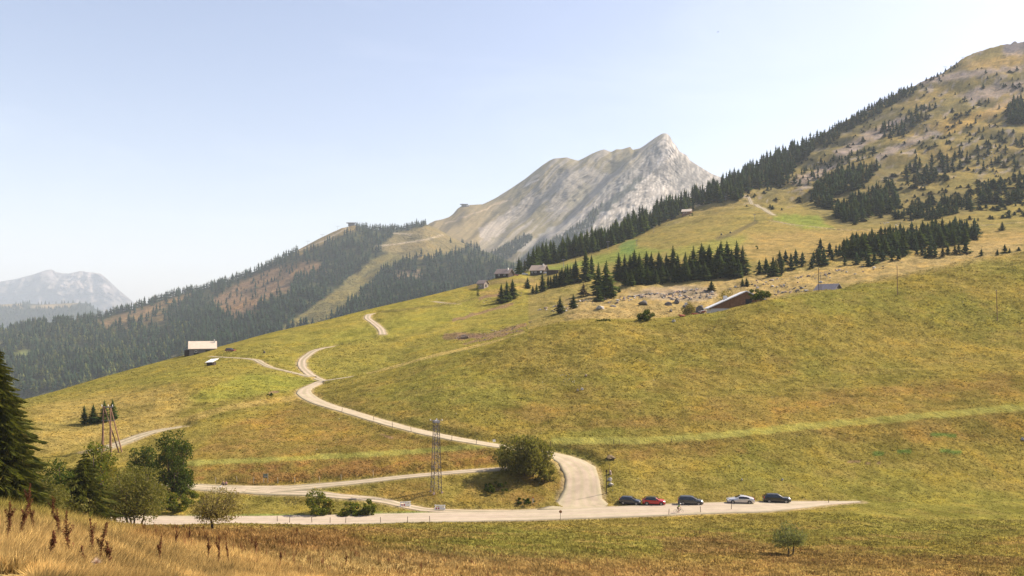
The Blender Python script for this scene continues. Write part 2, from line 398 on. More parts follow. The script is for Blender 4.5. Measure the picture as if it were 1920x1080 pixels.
# ---- roads: centre lines in the photo, laid on the ground, terrain levelled under them
def path3d(pts, step=3.0, smooth=5):
    """pts: (u, v, k0, k1, width)"""
    P3 = [S1.pix(u, v, k0, k1) for u, v, k0, k1, w in pts]; W = [p[4] for p in pts]
    d = np.concatenate([[0], np.cumsum([math.hypot(P3[i + 1].x - P3[i].x, P3[i + 1].y - P3[i].y) for i in range(len(P3) - 1)])])
    n = max(4, int(d[-1] / step)); s = np.linspace(0, d[-1], n)
    xs = pchip1(d, [p.x for p in P3], s); ys = pchip1(d, [p.y for p in P3], s); w = np.interp(s, d, W)
    zs = np.array([S1.z_at(x, y) for x, y in zip(xs, ys)])
    k = np.ones(smooth) / smooth
    for arr in (zs,):
        for _ in range(3):
            pad = np.concatenate([np.full(smooth // 2, arr[0]), arr, np.full(smooth // 2, arr[-1])]); arr[:] = np.convolve(pad, k, 'valid')
    return np.stack([xs, ys, zs], -1), w
def level(path, w, margin=2.5, drop=0.10):
    A, B = path[:-1], path[1:]
    for i in range(len(A)):
        hw = max(w[i], w[i + 1]) / 2; R = hw + margin + 0.6
        ylo, yhi = min(A[i][1], B[i][1]) - R, max(A[i][1], B[i][1]) + R
        xlo, xhi = min(A[i][0], B[i][0]) - R, max(A[i][0], B[i][0]) + R
        sel = np.nonzero((S1.Y > ylo) & (S1.Y < yhi) & (S1.X > xlo) & (S1.X < xhi))
        if not len(sel[0]): continue
        px, py = S1.X[sel], S1.Y[sel]; ab = B[i] - A[i]; L2 = ab[0]**2 + ab[1]**2 + 1e-9
        t = np.clip(((px - A[i][0]) * ab[0] + (py - A[i][1]) * ab[1]) / L2, 0, 1)
        d = np.hypot(px - A[i][0] - t * ab[0], py - A[i][1] - t * ab[1]); zt = A[i][2] + t * ab[2] - drop
        better = d < road_d[sel]
        idx = (sel[0][better], sel[1][better]); road_d[idx] = d[better]; road_z[idx] = zt[better]; road_h[idx] = hw if hw < 4.4 else 4.4 - (hw - 4.4) * 0.25
road_d = np.full(S1.X.shape, 1e9); road_z = np.zeros(S1.X.shape); road_h = np.zeros(S1.X.shape)
def apply_level(margin=2.5):
    f = 1 - sstep(0.5, margin, road_d - road_h)
    S1.Z = np.where(road_d < 1e8, S1.Z * (1 - f) + road_z * f, S1.Z)

ROADS = {}
ROADS['asphalt_road'] = ([(-300,990,3,4,7),(0,979,3,4,7),(150,977,3,4,6.8),(300,976,3,4,6.8),(450,975.5,3,4,6.6),(600,974.5,3,4,6.6),(750,971.5,3,4,6.8),(900,967.5,3,4,7),(1050,964,3,4,7.3),(1200,957.5,3,4,8.2),(1300,953,3,4,8.4),(1400,949,3,4,8),(1485,945,3,4,6.0),(1545,943,3,4,2.6),(1612,941,3,4,0.8)], M_asphalt)
ROADS['gravel_road'] = ([(1094,961,4,5,17),(1092,951,4,5,13.5),(1089,938,4,5,9.5),(1090,922,4,5,7.2),(1092,905,4,5,6.6),(1090,888,4,6,6.8),(1083,872,4,6,7.4),(1064,860,5,6,6.5),(1030,849,5,6,5),(985,841,5,6,4.2),(930,834.5,5,7,4),(870,825.5,6,7,4),(800,812,6,7,4),(720,792,6,7,3.7),(640,768,6,7,3.8),(600,755,6,8,4.3),(578,744,6,8,4.5),(570,735,6,8,4.3),(577,727,7,8,3.6),(600,717,7,8,3.3),(640,705.5,7,8,2.9),(680,697.5,7,8,2.2),(696,693,7,8,1.6)], M_gravel)
ROADS['upper_gravel_road'] = ([(607,714,7,10,3),(590,708,8,10,3.1),(575,697,8,10,3.2),(566,684,8,10,3.2),(570,671,8,10,3.1),(585,660,8,11,2.8),(605,652,8,11,2.4),(628,646,8,11,1.6)], M_gravel)
ROADS['bend_gravel_road'] = ([(718,629,9,11,3.4),(715,618,9,11,3.4),(700,604,9,11,3.5),(689,596,9,11,3.4),(692,589,10,11,2.6),(702,585,10,11,1.6)], M_gravel)
ROADS['short_gravel_road'] = ([(858,571,9,11,2.0),(840,569,9,11,3.4),(826,567,9,11,3.8),(814,563,9,11,2.4)], M_gravel)
ROADS['barn_track'] = ([(586,709,7,10,3.2),(560,702,7,10,2.1),(540,696,7,10,2.1),(510,688,7,10,2.1),(492,681,7,10,2.5),(480,674,7,11,2.6),(465,671,7,11,2.8),(440,670,7,11,2.6),(415,669,7,11,2.4),(395,668,7,11,1.6)], M_track)
ROADS['meadow_track'] = ([(170,852,6,7,4),(205,840,6,7,4),(240,827,6,7,3.8),(280,811,6,7,3.6),(315,800,6,7,2.8),(340,793,6,8,1.4)], M_track)
ROADS['service_track'] = ([(985,874,4,6,3.0),(940,877,4,6,3.2),(850,884.5,4,6,3.4),(740,895.5,4,6,3.6),(660,904,4,6,3.8),(600,911,4,6,4.6),(520,919,4,6,6.5),(460,921,4,6,7),(400,914,4,6,5.5),(350,909,4,6,4.6),(250,903,4,6,3.5)], M_gravel)
ROADS['lower_track'] = ([(1030,958,4,5,3.4),(960,956.5,4,5,3.0),(900,955.5,4,5,2.4),(830,952.5,4,5,2.2),(770,947,4,5,2.4),(720,942,4,5,3.0),(640,938,4,5,3.4),(560,931,4,5,4.4),(500,926,4,5,5),(462,923,4,5,5)], M_gravel)
ROADS['hill_track'] = ([(1395,364,11,12,2.5),(1406,374,11,12,3.5),(1418,383,11,12,4.5),(1434,393,10,12,5),(1448,402,10,12,4),(1456,406,10,12,2)], M_track)
ROADS['slope_track'] = ([(1440,412,10,12,1.6),(1500,423,10,12,2.6),(1580,431,10,12,2.8),(1700,430,10,12,2.8),(1800,424,10,12,2.8),(1920,416,10,12,2.8)], M_track)
built = {}
for nm, (pts, mt) in ROADS.items():
    p3, w = path3d(pts); built[nm] = [p3, w, mt]
# junctions share one height: pull side roads onto the asphalt level where they meet it
mz = built['asphalt_road'][0]
for nm in ('gravel_road', 'lower_track'):
    p3, w, mt = built[nm]
    for i in range(len(p3)):
        j = int(np.argmin(np.hypot(mz[:, 0] - p3[i, 0], mz[:, 1] - p3[i, 1]))); d = math.hypot(mz[j, 0] - p3[i, 0], mz[j, 1] - p3[i, 1])
        f = 1 - float(sstep(5, 16, d)); p3[i, 2] = p3[i, 2] * (1 - f) + (mz[j, 2] - 0.13) * f
p3 = built['lower_track'][0]; sz = built['service_track'][0]
for i in range(len(p3)):
    j = int(np.argmin(np.hypot(sz[:, 0] - p3[i, 0], sz[:, 1] - p3[i, 1]))); d = math.hypot(sz[j, 0] - p3[i, 0], sz[j, 1] - p3[i, 1])
    f = 1 - float(sstep(6, 16, d)); p3[i, 2] = p3[i, 2] * (1 - f) + (sz[j, 2] - 0.02) * f
for nm, (p3, w, mt) in built.items(): level(p3, w)
apply_level(3.2)
S1.reproj()

def ribbon(name, p3, w, mat, drop=0.0, n=12, seed=1, wear=(1.0, 0.8)):
    T = np.gradient(p3[:, :2], axis=0); T /= np.linalg.norm(T, axis=1)[:, None] + 1e-9; N = np.stack([-T[:, 1], T[:, 0]], -1)
    vs, fs, tn = [], [], []
    m = len(p3); cols = n + 3
    s = np.arange(m) * 1.0
    eL = perlin(s / 2.2, s * 0 + seed, 3) * 0.35; eR = perlin(s / 2.2, s * 0 + seed + 9, 4) * 0.35
    for i in range(m):
        for j in range(cols):
            tj = np.clip((j - 1) / n, 0, 1) * 2 - 1; z = p3[i, 2] - drop + 0.03 * (1 - tj * tj)
            h = w[i] / 2 + (eL[i] if tj < 0 else eR[i]) * abs(tj)
            if j in (0, cols - 1): z -= 0.35; h += 0.12
            vs.append((p3[i, 0] + N[i, 0] * tj * h, p3[i, 1] + N[i, 1] * tj * h, z))
            a_ = abs(tj) * w[i] / 2; tr = math.exp(-((a_ - 0.85) / 0.35)**2) + (math.exp(-((a_ - 2.4) / 0.4)**2) if w[i] > 6 else 0)
            f_ = wear[1] + (wear[0] - wear[1]) * min(1, tr) + 0.05 * math.sin(i * 0.7 + j); f_ *= 0.82 if abs(tj) > .9 else 1
            tn.append((f_ * (0.97 if tr < .4 else 1.03), f_, f_ * (0.9 if tr < .4 else 1.0)))
    for i in range(m - 1):
        for j in range(cols - 1):
            a = i * cols + j; fs.append((a, a + 1, a + cols + 1, a + cols))
    me = np_mesh(name, np.array(vs), np.array(fs), 4, [mat], True, tint=np.array(tn))
    return tag(put(name, me), kind='structure')
for i, (nm, (p3, w, mt)) in enumerate(built.items()):
    ribbon(nm, p3, w, mt, 0.012 * (i if i else 0) * 0.35, seed=i * 3 + 1, wear={'asphalt_road': (1.04, 0.97), 'gravel_road': (1.02, 0.93)}.get(nm, (1.1, 0.72)))

# ---- ground colours (what the ground itself is: sward, dry grass, weeds, earth, scree)
def blend(C, m, col): return C * (1 - m[..., None]) + np.array(col)[None, None, :] * m[..., None]
u, v = S1.uu, S1.v; X, Y = S1.X, S1.Y
G_olive, G_lush, G_dry, G_brown = (0.125, 0.104, 0.021), (0.112, 0.120, 0.020), (0.23, 0.155, 0.042), (0.135, 0.072, 0.022)
C = np.zeros(u.shape + (3,)) + np.array(G_olive)
n_big = fbm(X / 42, Y / 42 , 4, 31); n_med = fbm(X / 11, Y / 7, 4, 32); n_sm = fbm(X / 3.2, Y / 2.4, 3, 33)
C = blend(C, 0.65 * sstep(-0.05, 0.55, n_big), (0.165, 0.128, 0.028))
C = blend(C, 0.5 * sstep(0.0, 0.5, -n_big), (0.112, 0.112, 0.021))
C = blend(C, 0.30 * sstep(0.05, 0.6, n_med), (0.17, 0.124, 0.034))
C = blend(C, 0.30 * sstep(0.1, 0.6, -n_med), (0.096, 0.082, 0.018))
# upper meadow behind the near crest: paler dry gold and green
up = sstep(285, 330, Y) * (u > 990)
C = blend(C, 0.55 * up, (0.160, 0.128, 0.042))
C = blend(C, 0.8 * soft_poly(u, v, [(1060,560),(1180,535),(1300,530),(1420,515),(1560,500),(1700,480),(1920,440),(1920,470),(1700,515),(1500,548),(1330,590),(1200,597),(1060,600)], 14) * (Y > 268), (0.215, 0.158, 0.060))
C = blend(C, 0.9 * soft_poly(u, v, [(990,513),(1010,502),(1090,490),(1180,462),(1250,470),(1180,490),(1100,500)], 8) * (Y > 400), (0.115, 0.135, 0.026))
C = blend(C, 0.75 * soft_poly(u, v, [(1165,455),(1195,448),(1190,475),(1160,478)], 6) * (Y > 400), (0.08, 0.13, 0.03))
C = blend(C, 0.6 * soft_poly(u, v, [(1250,470),(1320,455),(1400,440),(1420,455),(1330,480),(1260,485)], 10) * (Y > 400), (0.13, 0.14, 0.028))
C = blend(C, 0.85 * soft_poly(u, v, [(1445,402),(1530,404),(1565,430),(1510,428),(1450,412)], 6) * (Y > 400), (0.115, 0.14, 0.024))
C = blend(C, 0.7 * line_mask(u, v, [(1345,447),(1370,440),(1400,425),(1418,416)], 3.5) * (Y > 400), (0.07, 0.06, 0.03))
C = blend(C, 0.55 * soft_poly(u, v, [(1400,440),(1560,430),(1920,430),(1920,450),(1700,470),(1480,500),(1380,480)], 14) * (Y > 400), (0.21, 0.145, 0.05))
C = blend(C, 0.45 * soft_poly(u, v, [(1180,552),(1215,540),(1280,536),(1335,540),(1345,556),(1310,566),(1215,560)], 6, wob=6) * (Y > 290) * (Y < 420), (0.20, 0.165, 0.13))
# high right slope
hs = sstep(700, 900, Y) * (u > 1180)
hn = fbm(u / 90 + v / 160, v / 26 + u / 120, 5, 41)
C = blend(C, 0.75 * hs, (0.125, 0.102, 0.036))
C = blend(C, hs * 0.55 * sstep(0.05, 0.5, hn), (0.18, 0.132, 0.044))
C = blend(C, hs * 0.6 * sstep(0.1, 0.55, -hn), (0.075, 0.068, 0.030))
rk = fbm(u / 34 - v / 60, v / 9 + u / 30, 5, 42)
C = blend(C, hs * 0.6 * sstep(0.34, 0.6, rk), (0.21, 0.18, 0.15))
scree = (0.185, 0.152, 0.128)
for poly in ([(1640,292),(1700,262),(1750,245),(1745,258),(1690,282),(1650,298)], [(1790,180),(1850,160),(1920,150),(1920,168),(1870,182),(1820,190)],
             [(1700,150),(1780,138),(1860,126),(1920,122),(1920,132),(1850,140),(1760,155),(1700,162)], [(1840,215),(1900,180),(1920,172),(1920,186),(1880,206),(1850,222)],
             [(1560,285),(1640,240),(1700,215),(1710,222),(1640,262),(1570,300)], [(1880,90),(1900,85),(1920,92),(1920,108),(1885,104)], [(1480,340),(1540,312),(1600,300),(1545,325),(1500,350)]):
    C = blend(C, 0.65 * soft_poly(u, v, poly, 7, wob=8), scree)
C = blend(C, 0.85 * soft_poly(u, v, [(1740,240),(1800,215),(1860,205),(1920,180),(1920,190),(1850,222),(1780,252)], 9), (0.26, 0.175, 0.05))
C = blend(C, 0.8 * soft_poly(u, v, [(1830,115),(1880,106),(1920,104),(1920,118),(1860,128),(1800,128)], 6), (0.24, 0.165, 0.05))
C = blend(C, 0.85 * soft_poly(u, v, [(1880,94),(1888,60),(1903,50),(1914,66),(1925,60),(1935,90),(1908,94),(1890,99)], 4, wob=2), (0.085, 0.08, 0.08))
# ragged belt floor under the conifers on the right mountain
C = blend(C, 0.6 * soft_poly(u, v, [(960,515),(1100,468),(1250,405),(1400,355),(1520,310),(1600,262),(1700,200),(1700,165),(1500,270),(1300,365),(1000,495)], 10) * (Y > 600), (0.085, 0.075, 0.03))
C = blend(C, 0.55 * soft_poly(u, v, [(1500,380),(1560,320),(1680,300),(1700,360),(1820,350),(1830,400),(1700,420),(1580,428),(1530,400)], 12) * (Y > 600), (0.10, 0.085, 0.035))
# left far meadow: greener, smooth
lf = sstep(232, 262, Y) * (u < 990) * (Y < 640)
C = blend(C, 0.55 * lf, (0.145, 0.128, 0.024))
C = blend(C, 0.6 * soft_poly(u, v, [(345,752),(380,730),(470,700),(560,705),(600,715),(560,730),(480,742),(400,752)], 10), (0.120, 0.128, 0.020))
C = blend(C, 0.55 * soft_poly(u, v, [(600,650),(700,640),(820,612),(900,590),(880,565),(760,590),(640,620)], 12), (0.135, 0.130, 0.022))
C = blend(C, 0.6 * line_mask(u, v, [(715,585),(760,580),(820,573),(880,562),(940,550)], 2.2) * lf, (0.085, 0.070, 0.022))
C = blend(C, 0.6 * line_mask(u, v, [(900,551),(960,541),(1010,533)], 4) * (Y > 300) * (u < 1015), (0.22, 0.15, 0.045))
C = blend(C, 0.7 * soft_poly(u, v, [(870,535),(930,523),(1010,522),(1000,530),(930,533),(880,543)], 4, wob=2) * (Y > 400), (0.115, 0.085, 0.035))
# bright dry line along the near crest
C = blend(C, 0.75 * line_mask(u, v, [(690,698),(740,687),(800,669),(860,656),(920,641),(980,622)], 3.5) * (Y < 272) * (Y > 235), (0.25, 0.19, 0.06))
# dry left field
C = blend(C, 0.55 * soft_poly(u, v, [(60,760),(200,735),(330,722),(360,745),(330,790),(250,830),(60,850)], 22), (0.21, 0.155, 0.045))
C = blend(C, 0.55 * line_mask(u, v, [(205,842),(300,802),(420,766),(520,750),(600,742)], 6) , (0.23, 0.165, 0.05))
# rough brown weeds on the banks
for poly, a in (([(350,872),(500,866),(700,856),(930,842),(940,868),(850,878),(700,892),(560,905),(480,912),(360,900)], .8), ([(350,860),(420,800),(560,752),(620,775),(800,822),(930,840),(700,852),(480,862)], .45),
                ([(600,745),(700,772),(800,800),(930,815),(1200,800),(1500,775),(1920,740),(1920,700),(1500,735),(1100,760),(800,760),(640,735)], .25),
                ([(1050,833),(1200,829),(1400,818),(1400,850),(1200,862),(1120,860)], .45), ([(880,905),(1060,880),(1060,920),(1000,950),(850,940)], .5),
                ([(640,912),(800,900),(830,940),(740,935),(640,930)], .4), ([(1500,800),(1920,768),(1920,830),(1600,830)], .35), ([(1150,790),(1500,745),(1920,690),(1920,755),(1500,795),(1180,820)], .24), ([(930,770),(1100,720),(1500,660),(1500,700),(1150,760),(960,800)], .18)):
    mk = a * soft_poly(u, v, poly, 12)
    C = blend(C, mk * (0.45 + 0.55 * sstep(-0.3, 0.4, n_med + 0.6 * n_sm)), G_brown)
# earth scars and rubble
for pl, h in (([(835,631),(870,628),(900,630)], 5), ([(860,633),(920,628),(985,608)], 4), ([(900,560),(960,545)], 3), ([(850,600),(960,570)], 3), ([(870,645),(980,620)], 2), ([(520,735),(505,738)], 2), ([(715,814),(735,822)], 2), ([(1590,866),(1650,868)], 1)):
    C = blend(C, 0.75 * line_mask(u, v, pl, h, wob=3) * (Y > 150), (0.135, 0.085, 0.05))
# mown green strips
strip_m = np.zeros(u.shape)
C = blend(C, 0.45 * line_mask(u, v, [(1050,836),(1200,835),(1350,827),(1500,812),(1700,795),(1920,775)], 5, wob=3) * (Y < 215) * (Y > 150), (0.085, 0.068, 0.018))
C = blend(C, 0.5 * line_mask(u, v, [(590,752),(640,764),(720,786),(800,806),(880,820)], 6, wob=3) * (Y > 170), (0.085, 0.068, 0.018))
for pl, h in (([(355,868),(500,862),(650,854),(800,845),(930,834)], 5), ([(1040,826),(1200,826),(1350,816),(1500,800),(1700,783),(1920,763)], 6.5)):
    m = line_mask(u, v, pl, h, wob=2.5) * (Y < 215) * (Y > 158)
    strip_m = np.maximum(strip_m, m); C = blend(C, 0.85 * m, (0.150, 0.142, 0.032))
C = blend(C, 0.8 * line_mask(u, v, [(350,967),(600,966.5),(900,957)], 2.2) * (Y > 138) * (Y < 146), (0.10, 0.14, 0.03))
for (a, b) in (((1748,815), (1790,816)), ((1765,845), (1800,848)), ((1640,850), (1655,850)), ((1685,846), (1705,846))):
    C = blend(C, 0.9 * line_mask(u, v, [a, b], 4, wob=2) * (Y > 150), (0.062, 0.092, 0.018))
# foreground: golden grass, russet weeds, green and yellow patches
fg = 1 - sstep(112, 132, Y)
gold = fg * (1 - sstep(0, 1, (u - 500) / 900 + (1040 - v) / 60))
C = blend(C, 0.85 * np.clip(gold, 0, 1), (0.235, 0.168, 0.060))
C = blend(C, 0.85 * fg * soft_poly(u, v, [(250,990),(700,985),(900,1000),(740,1030),(560,1040),(420,1030),(240,1010)], 22, wob=12), (0.15, 0.088, 0.028))
C = blend(C, 0.55 * fg * soft_poly(u, v, [(660,1000),(960,1000),(1300,1010),(1250,1045),(900,1040),(700,1030)], 20, wob=12), (0.120, 0.118, 0.022))
C = blend(C, 0.55 * fg * soft_poly(u, v, [(860,1062),(1200,1045),(1900,1062),(1900,1090),(600,1090)], 18, wob=12), (0.215, 0.140, 0.040))
C = blend(C, 0.6 * fg * soft_poly(u, v, [(1240,1010),(1350,998),(1440,1020),(1600,1035),(1920,1050),(1920,1062),(1500,1062),(1400,1045),(1240,1040)], 12, wob=12), (0.125, 0.075, 0.026))
C = blend(C, 0.45 * fg * soft_poly(u, v, [(1100,985),(1300,985),(1920,960),(1920,1010),(1500,1000),(1200,1000)], 18, wob=12), (0.125, 0.118, 0.024))
C = blend(C, 0.4 * fg * sstep(0.1, 0.6, n_med) * (u > 400), (0.20, 0.125, 0.04))
# bare shoulders of roads
near = (1 - sstep(0.3, 1.1, road_d - road_h)) * (road_d < 1e8)
C = blend(C, 0.55 * near, (0.24, 0.185, 0.10))
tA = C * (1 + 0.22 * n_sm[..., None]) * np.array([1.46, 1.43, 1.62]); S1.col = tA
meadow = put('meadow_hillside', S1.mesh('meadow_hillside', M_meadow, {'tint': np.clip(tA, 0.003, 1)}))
tag(meadow, kind='structure')

# ------------------------------------------------------------------ forested hill across the valley
U2 = np.arange(-400, 1300, 5.0)
FL = [
 [(-500,800,1250),(0,790,1250),(400,740,1300),(600,690,1350),(800,640,1450),(1000,600,1600),(1300,560,1800)],
 [(-500,720,1500),(0,700,1550),(200,680,1550),(400,640,1600),(600,590,1700),(800,540,1850),(1000,520,2000),(1300,520,2200)],
 [(-500,700,1900),(0,655,1900),(200,630,1900),(400,590,2000),(600,530,2100),(800,490,2250),(900,482,2350),(1000,505,2450),(1300,510,2600)],
 [(-500,690,2200),(0,622,2200),(75,607,2200),(130,603,2200),(180,597,2250),(235,583,2300),(330,553,2400),(400,537,2450),(450,521,2500),(500,500,2550),(545,477,2600),(600,447,2650),(640,427,2700),(665,422,2700),(700,430,2720),(760,427,2780),(795,419,2800),(820,428,2850),(860,452,2850),(900,470,2850),(950,497,2800),(1000,512,2800),(1300,515,2900)],
 [(-500,950,2800),(400,800,3100),(800,600,3600),(1300,600,3700)],
]
S2 = Sheet(U2, FL, [26, 40, 70, 14], linear=(3,))
dz = 16 * fbm(S2.X / 260, S2.Y / 260, 4, 51) + 5 * fbm(S2.X / 60, S2.Y / 60, 3, 52)
edge = sstep(0.80, 1.0, S2.Y / np.exp(S2.LY[3])[None, :]) * (1 - sstep(1.0, 1.1, S2.Y / np.exp(S2.LY[3])[None, :]))
S2.Z = S2.Z + dz * (1 - 0.85 * edge); S2.reproj(); u, v = S2.uu, S2.v
PISTE = [(735,470),(762,478),(745,492),(720,510),(706,522),(690,540),(668,558),(650,572),(635,590),(610,602),(598,612),(525,618),(545,602),(580,580),(605,560),(632,542),(652,522),(680,502),(704,484)]
SADDLE = [(715,458),(735,446),(742,436),(790,428),(800,421),(830,424),(900,430),(906,452),(872,468),(820,480),(788,488),(762,482),(735,474),(712,468)]
SUMMIT = [(540,476),(600,444),(640,424),(668,420),(667,432),(640,442),(612,456),(585,468),(560,480)]
SCRUB = [(400,560),(430,540),(480,516),(520,500),(575,490),(607,495),(600,512),(555,520),(540,545),(500,560),(470,590),(430,600),(410,585)]
RIDGEB = [(180,605),(235,588),(300,565),(355,552),(352,562),(300,580),(250,600),(200,615)]
RIDGEC = [(228,596),(320,580),(310,600),(250,618),(190,622)]
FIELD = [(22,668),(45,655),(64,660),(50,672),(30,678)]
LANE = [(650,480),(660,470),(655,495),(600,545),(585,550)]
LBROWN = [(735,508),(790,505),(800,520),(760,528),(738,522)]
C = np.zeros(u.shape + (3,)) + np.array((0.045, 0.05, 0.022))
C = blend(C, soft_poly(u, v, PISTE, 4, wob=4), (0.155, 0.130, 0.045))
C = blend(C, soft_poly(u, v, SADDLE, 6, wob=5), (0.165, 0.130, 0.055))
C = blend(C, soft_poly(u, v, SUMMIT, 4, wob=3), (0.195, 0.145, 0.060))
C = blend(C, 0.85 * soft_poly(u, v, SCRUB, 12, wob=10), (0.215, 0.130, 0.070))
C = blend(C, 0.85 * soft_poly(u, v, RIDGEB, 8, wob=8), (0.22, 0.140, 0.070)); C = blend(C, 0.5 * soft_poly(u, v, RIDGEC, 12, wob=12), (0.22, 0.140, 0.070))
C = blend(C, soft_poly(u, v, FIELD, 3, wob=3), (0.14, 0.155, 0.05)); C = blend(C, 0.9 * soft_poly(u, v, LBROWN, 5, wob=5), (0.19, 0.14, 0.09))
for pl in ([(700,462),(740,458),(800,449),(830,440)], [(735,437),(770,440)], [(560,470),(610,450),(650,428)]):
    C = blend(C, 0.8 * line_mask(u, v, pl, 1.4), (0.33, 0.27, 0.19))
nb = fbm(S2.X / 130, S2.Y / 130, 4, 55)
C = blend(C, 0.5 * sstep(0.25, 0.6, nb) * (v > 600), (0.16, 0.13, 0.06))
hill = tag(put('forested_hill', S2.mesh('forested_hill', M_forest, {'tint': np.clip(C, .003, 1)})), kind='structure')

# ------------------------------------------------------------------ rocky mountain
U3 = np.arange(560, 1560, 2.6)
RL = [
 [(500,580,2700),(800,560,2750),(950,580,2800),(1200,560,2900),(1600,560,3000)],
 [(500,540,2850),(700,475,2850),(800,452,2900),(850,450,2950),(950,470,3000),(1100,465,3050),(1300,440,3150),(1600,430,3200)],
 [(500,540,3000),(760,450,3000),(800,436,3050),(860,425,3150),(950,410,3300),(1100,370,3400),(1200,340,3450),(1300,370,3500),(1400,400,3600),(1600,420,3600)],
 [(500,560,3000),(700,490,3050),(770,450,3100),(805,419,3150),(815,414,3170),(830,411,3200),(842,407,3220),(850,401,3250),(858,391,3280),(868,385,3300),(885,384,3320),(905,383,3350),(918,377,3380),(930,371,3400),(960,352,3450),(985,335,3480),(1000,323,3500),(1018,309,3520),(1030,301,3550),(1040,297,3560),(1053,296,3560),(1063,295,3560),(1075,299,3580),(1085,301,3600),(1097,295,3620),(1110,288,3650),(1122,283,3670),(1132,280,3690),(1138,282,3700),(1146,285,3700),(1155,280,3700),(1165,280,3700),(1172,278,3700),(1182,275,3710),(1186,281,3715),(1200,278,3730),(1208,273,3740),(1216,267,3740),(1226,260,3745),(1235,254,3750),(1243,250,3750),(1249,250,3750),(1254,253,3750),(1258,258,3750),(1261,266,3750),(1268,273,3755),(1274,284,3760),(1282,288,3765),(1289,292,3770),(1293,300,3780),(1310,311,3790),(1335,326,3800),(1400,350,3850),(1600,420,3900)],
 [(500,700,3400),(1000,600,4300),(1600,600,4600)],
]
S3 = Sheet(U3, RL, [20, 90, 130, 10], linear=(3,))
u, v = S3.u, S3.v
t3 = np.log(S3.Y); dep = np.zeros(u.shape)
q = u + 1.05 * v; s = (u - v)                     # q: across the diagonal beds, s: along them
wob = 9 * fbm(u / 70, v / 70, 3, 61)
def saw(q0, width, sharp, a):                    # a rib: steep on the left, sloping away to the right
    d = q - q0 + wob * 0.8
    return a * np.where(d < 0, np.exp(-(d / sharp)**2), np.exp(-(d / width)**2))
rib = saw(1502, 80, 10, 200) * sstep(480, 560, s) + saw(1420, 46, 12, 75) + saw(1360, 40, 10, 45) + saw(1300, 46, 12, 60) + saw(1225, 40, 10, 45) + saw(1560, 34, 12, 55)
dep -= rib
dep -= 15 * fbm(q / 30, s / 170, 4, 62, 0.5, ridged=True)
crag = sstep(1492, 1530, q + wob) * sstep(1000, 1100, u)
dep -= crag * 16 * fbm(u / 20 + v / 60, v / 60, 4, 63, 0.55, ridged=True)
tb = (q + wob * 1.5 + 5 * fbm(q / 20, s / 40, 3, 69)) / 24; dep -= 4 * (1 - np.mod(tb, 1)) ** 1.5 * sstep(880, 960, u)
tb = (q + wob * 1.2 + 4 * fbm(q / 12, s / 30, 3, 70)) / 9.5; dep -= 4 * (1 - np.mod(tb, 1)) * sstep(900, 980, u)
dep -= 3 * fbm(u / 12, v / 14, 3, 64, 0.5)
edge = sstep(0.98, 1.0, S3.Y / np.exp(S3.LY[3])[None, :])
dep *= (1 - 0.75 * edge) * (1 - sstep(1.0, 1.05, S3.Y / np.exp(S3.LY[3])[None, :]))
k = (S3.Y + dep) / S3.Y; S3.X = S3.X * k; S3.Z = S3.Z * k; S3.Y = S3.Y * k; S3.uu = S3.u
C = np.zeros(u.shape + (3,)) + np.array((0.145, 0.122, 0.066))
gr = fbm((q + wob) / 15, s / 260, 5, 66, 0.6)
C = blend(C, 0.75 * sstep(0.0, 0.22, gr) * sstep(880, 980, u), (0.225, 0.20, 0.17))
C = blend(C, 0.9 * (1 - sstep(860, 990, u - 0.2 * (v - 400))), (0.165, 0.128, 0.066))
C = blend(C, 0.85 * crag, (0.30, 0.275, 0.245))
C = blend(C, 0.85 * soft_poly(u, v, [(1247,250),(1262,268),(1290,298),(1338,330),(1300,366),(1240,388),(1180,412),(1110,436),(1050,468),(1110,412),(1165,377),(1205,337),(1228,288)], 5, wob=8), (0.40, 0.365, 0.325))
for poly, col, a in (([(1040,330),(1100,312),(1150,330),(1110,372),(1060,402),(1020,395),(1040,360)], (0.24,0.215,0.185), .8), ([(900,430),(1000,362),(1010,375),(930,445),(905,460)], (0.25,0.22,0.19), .75),
                ([(1055,385),(1090,345),(1112,348),(1100,378),(1070,392)], (0.19,0.17,0.12), .9), ([(960,470),(1050,420),(1130,372),(1190,340),(1100,420),(1010,475)], (0.25,0.23,0.205), .75),
                ([(1060,455),(1110,400),(1200,328),(1216,318),(1190,352),(1120,408),(1070,450)], (0.075,0.085,0.065), .85), ([(1190,330),(1230,270),(1250,255),(1240,290),(1215,330)], (0.17,0.16,0.145), .7),  # first: shade left of the bright face, painted in as a dark strip
                ([(1270,290),(1290,296),(1335,330),(1300,360),(1262,372),(1256,320)], (0.23,0.21,0.18), .8), ([(885,470),(940,440),(960,452),(930,490),(890,500)], (0.22,0.195,0.15), .7),
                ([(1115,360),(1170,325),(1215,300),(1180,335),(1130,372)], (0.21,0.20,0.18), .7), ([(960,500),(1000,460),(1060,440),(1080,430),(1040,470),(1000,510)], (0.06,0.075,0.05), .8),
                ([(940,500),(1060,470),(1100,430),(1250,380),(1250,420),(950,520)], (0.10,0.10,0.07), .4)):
    C = blend(C, a * soft_poly(u, v, poly, 6, wob=10), col)
C = blend(C, 0.8 * line_mask(u, v, [(985,349),(996,342),(1010,337)], 1.6), (0.4, 0.36, 0.32))
C = blend(C, 0.8 * line_mask(u, v, [(835,418),(890,400),(960,372)], 1.3, wob=4), (0.27, 0.21, 0.14))
C = C * (1 + 0.30 * fbm((q + wob) / 3.6, s / 70, 4, 68)[..., None]) * (1 - 0.45 * crag[..., None] * sstep(0.25, 0.42, fbm(u / 5 + v / 25, v / 26, 3, 60, 0.5, True))[..., None])
tag(put('rocky_mountain', S3.mesh('rocky_mountain', M_rock, {'tint': np.clip(C, .003, 1)})), kind='structure')

